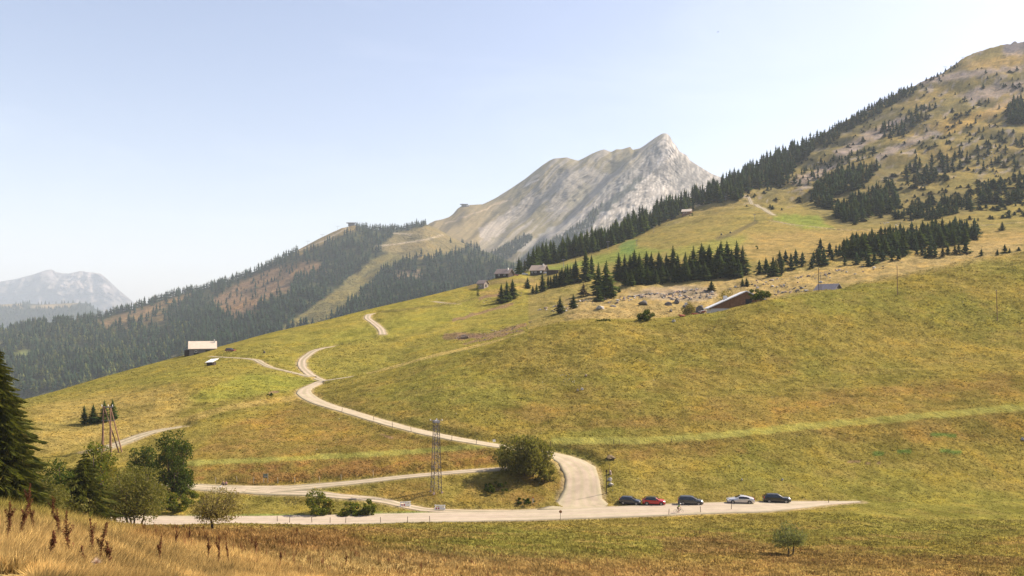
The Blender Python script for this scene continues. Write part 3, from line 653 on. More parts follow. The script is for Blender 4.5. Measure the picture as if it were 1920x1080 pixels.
# ------------------------------------------------------------------ far range and the blue ridge in front of it
U4 = np.arange(-500, 420, 4.0)
S4 = Sheet(U4, [[(-500,660,9300),(450,660,9300)], [(-500,610,10500),(0,590,10500),(200,585,10600),(450,640,10700)],
 [(-500,575,12000),(-200,545,12000),(-60,534,12000),(0,528,12000),(30,523,12000),(60,515,12000),(78,509,12000),(88,506,12000),(98,505,12000),(105,510,12000),(116,512,12000),(128,513,12000),(140,510,12000),(152,508,12000),(164,510,12000),(176,511,12000),(189,513,12000),(197,519,12000),(206,528,12000),(222,543,12000),(243,560,12000),(265,580,12000),(320,615,12000),(450,660,12000)],
 [(-500,750,13500),(450,750,13500)]], [40, 60, 6], linear=(2,))
u, v = S4.u, S4.v
d4 = -900 * fbm(u / 50 + v / 90, v / 60, 5, 71, 0.55, ridged=True) - 200 * fbm(u / 12, v / 18, 4, 72)
e4 = np.exp(S4.LY[2])[None, :]
d4 *= (1 - 0.8 * sstep(0.985, 1.0, S4.Y / e4)) * (S4.Y < e4 * 1.01)
k = (S4.Y + d4) / S4.Y; S4.X, S4.Y, S4.Z = S4.X * k, S4.Y * k, S4.Z * k
C = np.zeros(u.shape + (3,)) + np.array((0.12, 0.10, 0.085))
C = blend(C, 0.9 * sstep(0.0, 0.3, fbm(u / 12 + v / 40, v / 22, 4, 73)) * soft_poly(u, v, [(85,520),(100,505),(205,510),(225,545),(180,560),(120,545)], 15), (0.30, 0.25, 0.225))
C = blend(C, 0.5 * sstep(0.1, 0.4, fbm(u / 26, v / 10, 4, 74)), (0.19, 0.16, 0.14))
tag(put('far_mountain', S4.mesh('far_mountain', M_far, {'tint': np.clip(C, .003, 1)})), kind='structure')
S5 = Sheet(np.arange(-500, 420, 5.0), [[(-500,760,4300),(450,760,4300)], [(-500,640,5000),(450,680,5000)],
 [(-500,580,6000),(-100,572,6000),(0,571,6000),(50,569,6000),(80,571,6000),(120,569,6000),(150,568,6000),(166,569,6000),(180,580,6000),(210,592,6000),(240,602,6000),(300,640,6000),(450,700,6000)],
 [(-500,760,7000),(450,800,7000)]], [20, 30, 6], linear=(2,))
u, v = S5.u, S5.v; e5 = np.exp(S5.LY[2])[None, :]
S5.Z = S5.Z + 60 * fbm(S5.X / 700, S5.Y / 700, 4, 75) * (1 - sstep(0.93, 1.0, S5.Y / e5)); 
C = np.zeros(u.shape + (3,)) + np.array((0.035, 0.045, 0.03))
C = blend(C, soft_poly(u, v, [(0,568),(45,568),(40,577),(0,574)], 3, wob=3), (0.26, 0.19, 0.10)); C = blend(C, soft_poly(u, v, [(58,572),(145,568),(120,577),(95,577),(62,576)], 3, wob=3), (0.26, 0.19, 0.10))
tag(put('blue_ridge', S5.mesh('blue_ridge', M_forest, {'tint': np.clip(C, .003, 1)})), kind='structure')

# ------------------------------------------------------------------ haze
m = bpy.data.materials.new('haze_air'); m.use_nodes = True; nt = m.node_tree; nt.nodes.remove(nt.nodes['Principled BSDF'])
pv = nt.nodes.new('ShaderNodeVolumePrincipled'); pv.inputs['Color'].default_value = (0.67, 0.75, 0.84, 1); pv.inputs['Density'].default_value = 0.000085; pv.inputs['Anisotropy'].default_value = 0.0
nt.links.new(pv.outputs[0], nt.nodes['Material Output'].inputs['Volume'])
vg = plain_mat('valley_ground', (0.05, 0.055, 0.025), 0.95, scale=0.01)
tag(MB().add([(-12800, -600, -1450), (12800, -600, -1450), (12800, 15600, -1450), (-12800, 15600, -1450)], [(0, 1, 2, 3)]).build('valley_ground', vg), kind='structure')
hb = MB(); zb, zt = -1452.0, 1150.0
hb.box((0, 7500, (zb + zt) / 2), (26000, 16500, zt - zb))
tag(hb.build('haze', m), label='thin pale haze that fades the distant mountains', kind='stuff')
# ------------------------------------------------------------------ trees: shapes
M_spruce = leaf_mat('spruce_needles', (0.022, 0.036, 0.010), (0.050, 0.066, 0.015), (0.075, 0.080, 0.020), 0.25, 0.28)
M_spruce_far = leaf_mat('spruce_needles_far', (0.016, 0.027, 0.013), (0.032, 0.044, 0.018), (0.060, 0.060, 0.024), 0.15, 0.0)
M_spruce_warm = leaf_mat('spruce_needles_warm', (0.028, 0.036, 0.010), (0.078, 0.080, 0.018), (0.12, 0.10, 0.025), 0.3, 0.15)
M_larch = leaf_mat('browned_conifer_needles', (0.060, 0.040, 0.022), (0.105, 0.075, 0.036), None, 0.2, 0.15)
M_dark_leaf = leaf_mat('dark_leaves', (0.028, 0.044, 0.009), (0.070, 0.092, 0.016), (0.15, 0.11, 0.025), 0.35, 0.12)
M_mid_leaf = leaf_mat('green_leaves', (0.050, 0.066, 0.012), (0.125, 0.135, 0.024), (0.32, 0.21, 0.03), 0.4, 0.12)
M_willow = leaf_mat('willow_leaves', (0.075, 0.078, 0.022), (0.165, 0.150, 0.045), (0.23, 0.18, 0.06), 0.4, 0.10)
M_yellowing = leaf_mat('yellowing_leaves', (0.09, 0.09, 0.016), (0.20, 0.165, 0.03), (0.30, 0.19, 0.04), 0.4, 0.12)
M_sparse = leaf_mat('sparse_willow_leaves', (0.12, 0.10, 0.035), (0.22, 0.175, 0.065), (0.28, 0.2, 0.08), 0.4, 0.10)
M_grey_leaf = leaf_mat('grey_green_leaves', (0.09, 0.10, 0.045), (0.17, 0.175, 0.085), None, 0.35, 0.10)
M_bark = plain_mat('brown_bark', (0.075, 0.055, 0.040), 0.9, var=0.3, scale=2.0, spec=0.1, bump=0.03)
M_bark_grey = plain_mat('grey_bark', (0.17, 0.145, 0.125), 0.9, var=0.3, scale=3.0, spec=0.1, bump=0.03)

def spruce_arrays(h, r, whorls, per, seed, skirt=0.06, full=1, droop=0.28, irregular=0.22):
    """crown of drooping fronds. full=1: two faces a frond; 2: frond with side sprays"""
    R = random.Random(seed); vs, fs = [], []
    ph = R.random() * 6.28
    for w in range(whorls):
        t = (w + 0.5 * R.random()) / whorls
        z = h * (skirt + (1 - skirt) * t ** 0.92)
        rr = r * (1 - t) ** 0.82 * (1 + R.uniform(-irregular, irregular) * 0.8) + 0.02 * r
        if t < 0.08: rr *= 0.75 + 3 * t
        n = max(4, int(per * (1 - 0.45 * t)))
        ph += 2.4
        for b in range(n):
            a = ph + 6.283 * b / n + R.uniform(-.25, .25); L = rr * R.uniform(1 - irregular * 1.6, 1 + irregular)
            dz = -droop * L * R.uniform(0.6, 1.3) + 0.10 * h / whorls; wd = L * R.uniform(0.22, 0.34) if full == 1 else L * 0.1
            ca, sa = math.cos(a), math.sin(a)
            def pt(f, side, up): return (ca * L * f - sa * side, sa * L * f + ca * side, z + dz * f + up)
            if full == 1:
                i = len(vs); hh = 0.16 * L
                vs += [pt(0.05, 0, hh * .9), pt(0.62, wd, -hh), pt(0.62, -wd, -hh), pt(1.0, 0, 0), pt(0.55, 0, hh * .6)]
                fs += [(i, i + 4, i + 1), (i, i + 2, i + 4), (i + 4, i + 3, i + 1), (i + 4, i + 2, i + 3)]
            else:
                m = 15
                for k in range(m):
                    f0 = 0.10 + 0.9 * k / m; side = (1 - f0 * 0.75) * 0.26 * L * R.uniform(.6, 1.3) + 0.05
                    for sg in (-1, 1):
                        i = len(vs); c0 = pt(f0, 0, 0.05 * L * math.sin(f0 * 3.14)); c1 = pt(f0 + 0.035, 0, 0.05 * L * math.sin(f0 * 3.14))
                        hang = -R.uniform(0.04, 0.20) * (0.4 + side)
                        e = pt(f0 + 0.17 + R.uniform(-.05, .06), sg * side, hang); e2 = pt(f0 + 0.07, sg * side * 0.5, hang * 1.5 - 0.03)
                        vs += [c0, c1, e, e2]; fs += [(i, i + 1, i + 2), (i, i + 2, i + 3)]
                i = len(vs); vs += [pt(0.93, 0.07, 0), pt(0.93, -0.07, 0), pt(1.10, 0, 0.04)]; fs += [(i, i + 1, i + 2)]
    if full == 1:
        m = 7; lv = [(skirt * h, 0.50 * r), (h * 0.35, 0.42 * r), (h * 0.7, 0.22 * r)]; i = len(vs)
        for zz, rr in lv:
            for b in range(m):
                a = 6.283 * b / m + zz; q_ = rr * R.uniform(0.75, 1.2); vs.append((math.cos(a) * q_, math.sin(a) * q_, zz + R.uniform(-.03, .03) * h))
        vs.append((0, 0, h * 0.97))
        for l_ in range(2):
            for b in range(m):
                a0, a1 = i + l_ * m + b, i + l_ * m + (b + 1) % m; fs += [(a0, a1, a1 + m), (a0, a1 + m, a0 + m)]
        for b in range(m): fs.append((i + 2 * m + b, i + 2 * m + (b + 1) % m, i + 3 * m))
    i = len(vs); t0 = h * 0.93
    vs += [(0.05 * r, 0, t0), (-0.04 * r, 0.05 * r, t0), (-0.03 * r, -0.05 * r, t0), (0, 0, h * 1.03)]; fs += [(i, i + 1, i + 3), (i + 1, i + 2, i + 3), (i + 2, i, i + 3)]
    return np.array(vs, float), np.array(fs, int)

SPR = []      # shared meshes, unit: 10 m tall
for k in range(6):
    hr = [2.1, 2.5, 1.8, 2.3, 2.0, 2.8][k]
    a, f = spruce_arrays(10, hr, [19, 17, 21, 18, 20, 15][k], 11, 100 + k)
    SPR.append((np_mesh('spruce_crown', a, f, 3, [M_spruce]), MB().tube([(0, 0, -0.8), (0, 0, 5), (0, 0, 9.6)], [0.26, 0.15, 0.03], 6).mesh('spruce_trunk', M_bark)))
SPR_LARCH = np_mesh('browned_crown', *spruce_arrays(10, 2.6, 15, 9, 160, skirt=0.16, irregular=0.35), 3, [M_larch])
SPR_ONE = []
for k in range(5):                                # one-mesh small trees
    a, f = spruce_arrays(10, [2.1, 2.6, 2.3, 1.9, 2.9][k], 13, 9, 140 + k)
    tv, tf = MB().tube([(0, 0, -0.8), (0, 0, 5)], [0.26, 0.15], 5), None
    vs = [tuple(x) for x in a] + [tuple(x) for x in tv.v]; fs = [tuple(x) for x in f] + [tuple(i + len(a) for i in q_) for q_ in tv.f]
    SPR_ONE.append(make_mesh('small_spruce', vs, fs, [M_spruce, M_bark], matidx=[0] * len(f) + [1] * len(tv.f)))

def spruce(p, h, label, group, whole=True, k=None, warm=None, wide=1.0):
    wide *= 1.28
    k = rnd.randrange(6) if k is None else k
    if whole:
        e = empty('spruce_tree', p, rnd.random() * 6.28, label, 'tree', group)
        s = (h / 10 * wide, h / 10 * wide, h / 10)
        put('crown', SPR_LARCH if warm else SPR[k][0], e, s=s); put('trunk', SPR[k][1], e, s=s)
        return e
    o = put('spruce_tree', SPR_ONE[rnd.randrange(5)], None, p, rnd.random() * 6.28, (h / 10 * wide, h / 10 * wide, h / 10))
    return tag(o, label, 'tree', group)

def leaf_cloud(clumps, n, size, seed, flat=0.85, elong=1.0):
    """leaf-sized faces on and inside many clumps"""
    R = np.random.default_rng(seed); cl = np.array(clumps, float)          # x y z r
    wgt = cl[:, 3] ** 2; idx = R.choice(len(cl), n, p=wgt / wgt.sum())
    d = R.normal(size=(n, 3)); d /= np.linalg.norm(d, axis=1)[:, None]
    rad = cl[idx, 3] * (R.random(n) ** 0.2) * R.uniform(0.75, 1.15, n)
    c = cl[idx, :3] + d * rad[:, None] * np.array([1, 1, flat])
    a = R.normal(size=(n, 3)); a /= np.linalg.norm(a, axis=1)[:, None]
    b = np.cross(a, R.normal(size=(n, 3))); b /= np.linalg.norm(b, axis=1)[:, None]
    s = size * R.uniform(0.6, 1.4, n)[:, None]
    v = np.stack([c - a * s * elong, c + b * s * 0.6, c + a * s * elong, c - b * s * 0.6], 1).reshape(-1, 3)
    return v, np.arange(4 * n).reshape(n, 4)

def broadleaf(p, w, h, mat, label, seed, leaves=3000, leaf=0.16, trunk_h=0.18, nclump=34, stems=1, name='broadleaf_tree', bark=None, shape='round', cat='tree', group=None, lean=0.0, depth=None, elong=1.0, twigs=0):
    R = random.Random(seed); e = empty(name, p, 0, label, cat, group); depth = depth or w
    clumps = []; tw = MB(); z0 = h * trunk_h
    tries = 0
    while len(clumps) < nclump and tries < 4000:
        tries += 1
        x, y, z = R.uniform(-1, 1), R.uniform(-1, 1), R.uniform(0, 1)
        if shape == 'round': lim = math.sqrt(max(0, 1 - (2 * z - 0.85) ** 2 / 1.4))
        elif shape == 'dome': lim = math.sqrt(max(0, 1 - z ** 2)) * (0.85 + 0.15 * z)
        elif shape == 'cone': lim = max(0.12, 1 - z) ** 0.7 * (0.75 + 0.5 * min(z * 4, 1) * 0.5)
        else: lim = 0.55 + 0.45 * z if z < 0.8 else 0.9 * (1 - z) * 5 * 0.9
        lim *= 1 + 0.22 * math.sin(3.1 * math.atan2(y, x) + seed) * R.random()
        rr = math.hypot(x, y)
        if rr > lim or (rr < lim * 0.35 and R.random() < 0.5): continue
        cr = R.uniform(0.10, 0.21) * min(w, h)
        clumps.append((x * (w / 2 - cr * .6) + lean * z, y * (depth / 2 - cr * .6), z0 + z * (h - z0 - cr * .7) + (cr * 0.4 if z < .1 else 0), cr))
    vts, fcs = leaf_cloud(clumps, leaves, leaf, seed, elong=elong)
    put('crown', np_mesh('crown', vts, fcs, 4, [mat]), e)
    rt = max(0.04, h * 0.03)
    roots = [(R.uniform(-.06, .06) * w * (stems > 1) * 2, R.uniform(-.05, .05) * w * (stems > 1), -0.5) for _ in range(stems)]
    forks = [(r_[0] * 1.8 + R.uniform(-.03, .03) * w, r_[1] * 1.8, z0 * 1.1 + 0.1 * h * R.random()) for r_ in roots]
    for a, b in zip(roots, forks): tw.tube([a, ((a[0] + b[0]) / 2 + .02 * w, (a[1] + b[1]) / 2, b[2] / 2), b], [rt / stems ** .5 * 1.2, rt / stems ** .5, rt / stems ** .5 * .75], 7)
    for i, c in enumerate(clumps):
        if twigs or i % 2 == 0:
            f = forks[i % stems]; mid = ((f[0] + c[0]) / 2 + R.uniform(-.04, .04) * w, (f[1] + c[1]) / 2, (f[2] * 0.45 + c[2] * 0.55) - 0.04 * h)
            tw.tube([f, mid, (c[0], c[1], c[2] + c[3] * (1.1 if twigs else 0.3))], [rt * .42, rt * .25, rt * .07], 5)
            for _ in range(twigs):
                tw.tube([mid, (c[0] + R.uniform(-1, 1) * c[3] * 1.3, c[1] + R.uniform(-1, 1) * c[3] * 1.3, c[2] + R.uniform(0, 1.6) * c[3])], [rt * .12, rt * .04], 4)
    tw.build('trunk', bark or M_bark, e, smooth=True)
    return e

# ------------------------------------------------------------------ the tall spruce and its neighbours at the left edge
def px(w, Y): return w * Y / F
p = S1.at(-14, 74); h = (V0 - 628) / F * 74 - p.z
e = empty('spruce_tree', p, 0.4, 'huge dark spruce cut off by the left edge of the photo', 'tree')
a, f = spruce_arrays(h, 4.5, 84, 22, 5, skirt=0.03, full=2, droop=0.30, irregular=0.24)
put('crown', np_mesh('crown', a, f, 3, [M_spruce_warm]), e)
MB().tube([(0, 0, -1), (0, 0, h * .5), (0, 0, h * .97)], [0.36, 0.22, 0.04], 8).build('trunk', M_bark, e)
def near_tree(u, vb, Y, wpx, vtop, *a, **k):
    p = S1.at(u, Y) if Y else S1.pix(u, vb, 3, 8); hh = (V0 - vtop) / F * p.y - p.z
    return broadleaf(p, px(wpx, p.y), hh, *a, **k)
near_tree(68, 0, 84, 120, 884, M_willow, 'pale green bush in front of the huge spruce at the left edge', 21, 9000, 0.10, 0.02, 60, stems=3, name='shrub', cat='bush')
near_tree(22, 0, 96, 90, 868, M_dark_leaf, 'dark bush tucked under the huge spruce at the left edge', 22, 4500, 0.12, 0.03, 40, stems=2, name='shrub', cat='bush')
near_tree(108, 0, 108, 112, 842, M_dark_leaf, 'dark green tree between the huge spruce and the pointed young spruce', 23, 11000, 0.13, 0.08, 46)
near_tree(176, 0, 112, 92, 822, M_mid_leaf, 'green tree rising just left of the pole trestle', 24, 10000, 0.13, 0.04, 60)
near_tree(214, 0, 116, 92, 862, M_yellowing, 'yellowing tree behind the big willow beside the road', 25, 7500, 0.13, 0.1, 36)
p = S1.at(158, 92); h = (V0 - 848) / F * 92 - p.z
e = empty('spruce_tree', p, 1.0, 'pointed young spruce left of the big willow by the road', 'tree')
a, f = spruce_arrays(h, px(56, 92), 28, 14, 6, skirt=0.03, full=2, droop=0.25, irregular=0.28)
put('crown', np_mesh('crown', a, f, 3, [M_spruce_warm]), e); MB().tube([(0, 0, -1), (0, 0, h * .97)], [0.2, 0.03], 7).build('trunk', M_bark, e)
near_tree(128, 0, 90, 92, 900, M_willow, 'low grey green bush at the foot of the pointed young spruce', 26, 7000, 0.10, 0.03, 36, stems=3, name='shrub', cat='bush')
near_tree(252, 0, 104, 128, 872, M_willow, 'big spreading willow with dark stems beside the road at left', 27, 15000, 0.12, 0.14, 90, stems=4)
near_tree(266, 0, 150, 76, 834, M_dark_leaf, 'dark round tree behind the big willow, left of the tall leafy tree', 28, 7500, 0.16, 0.08, 40)
near_tree(326, 0, 146, 78, 802, M_dark_leaf, 'tall dark leafy tree with rusty tints left of the sign board', 29, 10500, 0.17, 0.03, 80, shape='round')
near_tree(334, 0, 141, 84, 915, M_mid_leaf, 'low green thicket at the foot of the tall dark leafy tree', 30, 5000, 0.14, 0.01, 40, name='shrub', cat='bush', stems=3)
near_tree(406, 0, 71, 98, 912, M_sparse, 'sparse willow with bare twigs standing below the road', 31, 5200, 0.07, 0.22, 60, stems=2, bark=M_bark, twigs=2, shape='round')
near_tree(598, 965.5, None, 48, 912, M_mid_leaf, 'small leafy tree with yellow leaves on the verge behind the road', 32, 3000, 0.15, 0.05, 34, lean=-0.4)
near_tree(618, 965.5, None, 20, 938, M_yellowing, 'yellow leafed sapling right of the small tree behind the road', 33, 700, 0.13, 0.02, 12, name='shrub', cat='bush')
near_tree(655, 965.5, None, 50, 938, M_mid_leaf, 'left one of the two round bushes behind the road', 34, 2600, 0.15, 0.01, 30, shape='dome', name='shrub', cat='bush', stems=3)
near_tree(690, 965.5, None, 44, 935, M_mid_leaf, 'right one of the two round bushes behind the road', 35, 2400, 0.15, 0.01, 28, shape='dome', name='shrub', cat='bush', stems=3)
near_tree(986, 889, None, 116, 812, M_willow, 'large round willow between the gravel junction and the service track', 36, 11000, 0.21, 0.10, 90, stems=5)
near_tree(1022, 903, None, 44, 872, M_willow, 'shrub at the right foot of the large round willow', 37, 2200, 0.15, 0.02, 24, shape='dome', name='shrub', cat='bush', stems=2)
near_tree(930, 918, None, 74, 902, M_dark_leaf, 'low dark scrub below the large round willow', 38, 2200, 0.16, 0.0, 24, shape='dome', name='shrub', cat='bush', stems=2)
near_tree(985, 944, None, 46, 932, M_dark_leaf, 'dark green scrub patch beside the mouth of the gravel road', 39, 1500, 0.14, 0.0, 16, shape='dome', name='shrub', cat='bush', stems=2)
near_tree(1480, 0, 93, 72, 976, M_grey_leaf, 'small grey green tree standing alone below the parked cars', 40, 3600, 0.085, 0.26, 60, stems=2, shape='round')
def mid_bush(u, Y, wpx, vtop, mat, label, seed, n=1200, name='shrub', cat='bush', shape='dome'):
    p = S1.at(u, Y); hh = (V0 - vtop) / F * Y - p.z
    return broadleaf(p, px(wpx, Y), hh, mat, label, seed, n, 0.22, 0.02, 26, stems=3, shape=shape, name=name, cat=cat)
mid_bush(1208, 256, 46, 577, M_dark_leaf, 'dense dark round bush alone on the crest left of the chalet', 50, 2200)
mid_bush(1130, 254, 36, 598, M_dark_leaf, 'low flat dark bush left of the round bush on the crest', 51, 900)
mid_bush(1289, 276, 38, 562, M_sparse, 'grey olive shrub left of the brown chalet', 52, 1500)
mid_bush(1362, 305, 42, 540, M_sparse, 'olive shrub behind the chimney of the brown chalet', 53, 1500)
mid_bush(1424, 271, 42, 538, M_dark_leaf, 'dark leafy tree against the right end of the brown chalet', 54, 2400, 'broadleaf_tree', 'tree', 'round')
mid_bush(896, 448, 9, 530, M_mid_leaf, 'small round bush beside the stone hut', 56, 300)
mid_bush(1148, 190, 26, 843, M_sparse, 'dry brown scrub heap above the three pale boulders', 57, 1200) if False else None

# ------------------------------------------------------------------ conifers of the middle distance, one by one
def lone(u, vb, hpx, label, k0=8, k1=11, whole=True, warm=False, wide=1.0, group=None):
    p = S1.pix(u, vb, k0, k1); return spruce(p, px(hpx, p.y), label, group, whole, warm=warm, wide=wide)
for i, (u, vb, hp, lb) in enumerate([
    (158, 795, 37, 'leftmost of the four dark spruces above the pole trestle'), (175, 794, 37, 'second from left of the four dark spruces above the pole trestle'),
    (196, 791, 42, 'tallest of the four dark spruces above the pole trestle'), (211, 787, 40, 'rightmost of the four dark spruces above the pole trestle')]):
    lone(u, vb, hp, lb, 6, 9, wide=1.15, group='spruces above the pole trestle')
for u, vb, hp, lb, wd in [
    (940, 569, 38, 'left tree of the clump of three spruces on the left meadow', 1.1), (950, 566, 40, 'middle tree of the clump of three spruces on the left meadow', 1.1), (961, 560, 38, 'right tree of the clump of three spruces on the left meadow', 1.3),
    (989, 541, 21, 'small full spruce alone right of the clump of three', 1.5), (999, 550, 15, 'short brownish spruce beside the slim pair', 1.2), (1006, 551, 21, 'slim spruce between the short brownish one and the tall slim one', 1.0),
    (1017, 547, 36, 'tall slim spruce standing below the farm houses', 1.0), (1050, 587, 32, 'dark spruce casting a long shadow on the meadow', 1.5), (1075, 578, 28, 'bushy spruce just right of the one with the long shadow', 1.5),
    (1098, 528, 62, 'tallest spire spruce of the left group, behind the browned conifer', 0.9), (1109, 522, 46, 'slim spruce right of the tallest spire spruce', 0.9), (1122, 553, 62, 'tall narrow spruce at the left of the dark pair', 0.9),
    (1137, 556, 68, 'broad dark spruce at the right of the dark pair', 1.15), (1146, 560, 44, 'spruce leaning into the right side of the dark pair', 1.2), (1123, 565, 24, 'small light green spruce at the foot of the dark pair', 1.6),
    (1160, 527, 54, 'spruce standing apart with grass showing under its branches', 1.2), (1334, 545, 20, 'small spruce among the boulders above the chalet', 1.6), (1161, 548, 13, 'tiny spruce right of the dark pair', 1.5),
    (1392, 537, 16, 'left of the two small spruces above the chalet roof', 1.5), (1400, 537, 16, 'right of the two small spruces above the chalet roof', 1.5)]:
    lone(u, vb, hp, lb, wide=wd)
lone(1094, 556, 26, 'browned thin conifer in front of the left spruce group', warm=True, wide=1.3)
for i in range(11):                               # row of the left wood
    u = 1028 + i * 5.2 + rnd.uniform(-1, 1); lone(u, 541 - i * 1.1 + rnd.uniform(-1, 1), 26 + i * 1.6 + rnd.uniform(-4, 4), ['first', 'second', 'third', 'fourth', 'fifth', 'sixth', 'seventh', 'eighth', 'ninth', 'tenth', 'eleventh'][i] + ' spruce from the left in the close row right of the slim spruces', wide=1.15, group='spruces of the close row below the farm')
main = []; ordinal = ['first', 'second', 'third', 'fourth', 'fifth', 'sixth', 'seventh', 'eighth', 'ninth', 'tenth', 'eleventh', 'twelfth', 'thirteenth', 'fourteenth', 'fifteenth', 'sixteenth', 'seventeenth', 'eighteenth', 'nineteenth', 'twentieth', 'twenty-first', 'twenty-second', 'twenty-third', 'twenty-fourth']
for i in range(46):                               # the main wood
    u = 1172 + (i % 23) * 10.0 + rnd.uniform(-3.5, 3.5); back = i < 23
    vb = (523 - (u - 1172) * 0.040) if back else (536 - (u - 1172) * 0.075)
    hp = rnd.uniform(40, 60) + (6 if u > 1300 else 0) if back else rnd.uniform(28, 46)
    if not back and u > 1385: continue
    lone(u, vb + rnd.uniform(-2, 2), hp, (ordinal[i] + ' dark spruce from the left in the back row of the dense wood') if back else (ordinal[i - 23] + ' dark spruce from the left in the front row of the dense wood'),
         wide=rnd.uniform(1.05, 1.35), group='back row of the dense spruce wood' if back else 'front row of the dense spruce wood')

# the rest: scattered and grouped by region; the largest singly, the smallest as one mass
cand = []                                          # (height in photo px, point, height m, label, group, wide)
def scatter(poly, n, hm, label, group, k0, k1, wide=(0.95, 1.3), mind=0.0, seed=0, sheet=S1):
    R = random.Random(seed); us = [a for a, b in poly]; vs_ = [b for a, b in poly]; got = []; tries = 0
    while len(got) < n and tries < n * 60:
        tries += 1; u = R.uniform(min(us), max(us)); v = R.uniform(min(vs_), max(vs_))
        if not bool(inpoly(np.array([u]), np.array([v]), poly)[0]): continue
        if mind and any((u - a)**2 + ((v - b) * 1.6)**2 < mind**2 for a, b in got[-60:]): continue
        got.append((u, v)); p = sheet.pix(u, v, k0, k1); h_ = R.uniform(*hm)
        cand.append((h_ * F / p.y, p, h_, label, group, R.uniform(*wide)))
# right mid band
scatter([(1415,520),(1430,505),(1500,480),(1560,470),(1570,495),(1500,508),(1450,520)], 26, (5.5, 9.5), 'young spruce scattered right of the dense wood', 'scattered spruces right of the dense wood', 9, 11, (1.3, 1.9), 9, 1)
scatter([(1560,480),(1610,462),(1660,450),(1720,442),(1790,428),(1835,438),(1838,450),(1800,462),(1740,468),(1690,478),(1610,486)], 190, (6, 12), 'spruce in the long dark grove on the right meadow', 'spruces of the long dark grove', 9, 12, (1.1, 1.7), 3, 2)
scatter([(1560,505),(1600,490),(1720,476),(1830,468),(1830,474),(1720,488),(1600,504)], 22, (4.5, 7.5), 'low spruce in front of the long dark grove', 'low spruces in front of the long dark grove', 9, 11, (1.4, 2.0), 10, 3)
for u, vb, hp, lb in [(1840, 480, 14, 'low wide spruce right of the long dark grove'), (1870, 479, 12, 'left spruce of the far right trio on the crest'), (1884, 474, 17, 'middle spruce of the far right trio on the crest'), (1893, 474, 10, 'right spruce of the far right trio on the crest'), (1879, 432, 17, 'single spruce on the terrace above the far right trio'), (1910, 470, 8, 'little shrubby spruce at the right edge of the crest')]:
    lone(u, vb, hp, lb, 9, 12, whole=False, wide=1.9)
# belt along the left skirt of the mountain, dense
BELT = [(956,513),(985,500),(1050,480),(1110,458),(1180,422),(1250,390),(1300,368),(1345,348),(1400,318),(1450,296),(1500,272),(1540,252),(1545,272),(1500,305),(1478,335),(1440,352),(1410,352),(1385,378),(1330,384),(1300,386),(1250,412),(1215,432),(1180,448),(1150,462),(1110,476),(1060,492),(1010,502)]
scatter(BELT, 480, (11, 20), 'tall spruce in the dense belt on the mountain skirt', 'spruces of the dense mountain belt', 11, 13, (0.95, 1.25), 3.0, 4)
scatter([(960,510),(1100,468),(1180,440),(1300,388),(1300,394),(1180,450),(1100,478),(980,506)], 60, (11, 19), 'tall spruce on the lower edge of the mountain belt', 'spruces on the lower edge of the mountain belt', 11, 13, (0.95, 1.2), 4, 5)
scatter([(1540,252),(1600,222),(1700,168),(1712,163),(1712,176),(1650,212),(1600,240),(1545,278)], 110, (7, 13), 'small spruce on the skyline of the right mountain', 'skyline spruces of the right mountain', 12, 13, (1.1, 1.5), 3, 6)
scatter([(1700,170),(1760,140),(1800,116),(1800,124),(1760,150),(1710,180)], 26, (4, 7), 'shrubby spruce on the upper skyline of the right mountain', 'upper skyline spruces', 12, 13, (1.5, 2.2), 4, 7)
scatter([(1340,350),(1400,322),(1500,276),(1700,169),(1702,173),(1500,283),(1400,328)], 90, (8, 14), 'small spruce on the skyline of the right mountain', 'skyline spruces of the right mountain', 12, 13, (1.0, 1.3), 3, 16)
# groves on the open slope
scatter([(1520,380),(1535,345),(1570,325),(1630,312),(1645,318),(1630,345),(1600,360),(1560,372),(1560,395),(1530,390)], 170, (9, 16), 'spruce in the upper grove on the right mountain', 'spruces of the upper mountain grove', 11, 13, (1.0, 1.5), 2.6, 8)
scatter([(1560,410),(1580,385),(1640,365),(1675,352),(1685,385),(1672,402),(1640,405),(1600,425)], 160, (8, 15), 'spruce in the lower grove on the right mountain', 'spruces of the lower mountain grove', 11, 13, (1.0, 1.5), 2.6, 9)
scatter([(1640,230),(1650,245),(1700,228),(1712,205),(1760,200),(1755,215),(1700,245),(1690,262),(1655,262)], 26, (9, 16), 'spruce in the small clumps high on the mountain', 'small clumps high on the right mountain', 11, 13, (1.1, 1.5), 8, 10)
scatter([(1690,325),(1750,300),(1805,290),(1815,310),(1760,340),(1700,358)], 30, (8, 14), 'spruce in the open stand right of the mountain groves', 'open stand right of the mountain groves', 11, 13, (1.2, 1.6), 9, 11)
scatter([(1890,205),(1920,180),(1920,235),(1890,235)], 40, (10, 16), 'spruce in the dark grove cut by the right edge', 'dark grove at the right edge', 11, 13, (1.1, 1.4), 3.5, 12)
scatter([(1830,380),(1830,352),(1870,340),(1925,330),(1925,388),(1870,388)], 42, (6, 11), 'bushy spruce low on the mountain near the edge', 'bushy spruces near the right edge', 11, 13, (1.5, 2.2), 6, 13)
scatter([(1670,412),(1700,392),(1740,380),(1820,372),(1822,392),(1760,410)], 90, (4, 9), 'dark shrubby spruce below the open stand', 'shrubby spruces below the open stand', 11, 13, (1.5, 2.2), 5, 14)
scatter([(1540,310),(1700,180),(1850,130),(1920,130),(1920,330),(1820,300),(1700,300)], 70, (4, 9), 'single spruce on the open slope of the mountain', 'single spruces on the open mountain slope', 11, 13, (1.2, 1.8), 12, 15)
scatter([(1380,350),(1480,330),(1560,300),(1640,280),(1640,292),(1560,325),(1500,350),(1400,362)], 70, (4, 11), 'spruce straggling below the skyline belt', 'stragglers below the skyline belt', 11, 13, (1.1, 1.5), 7, 17)
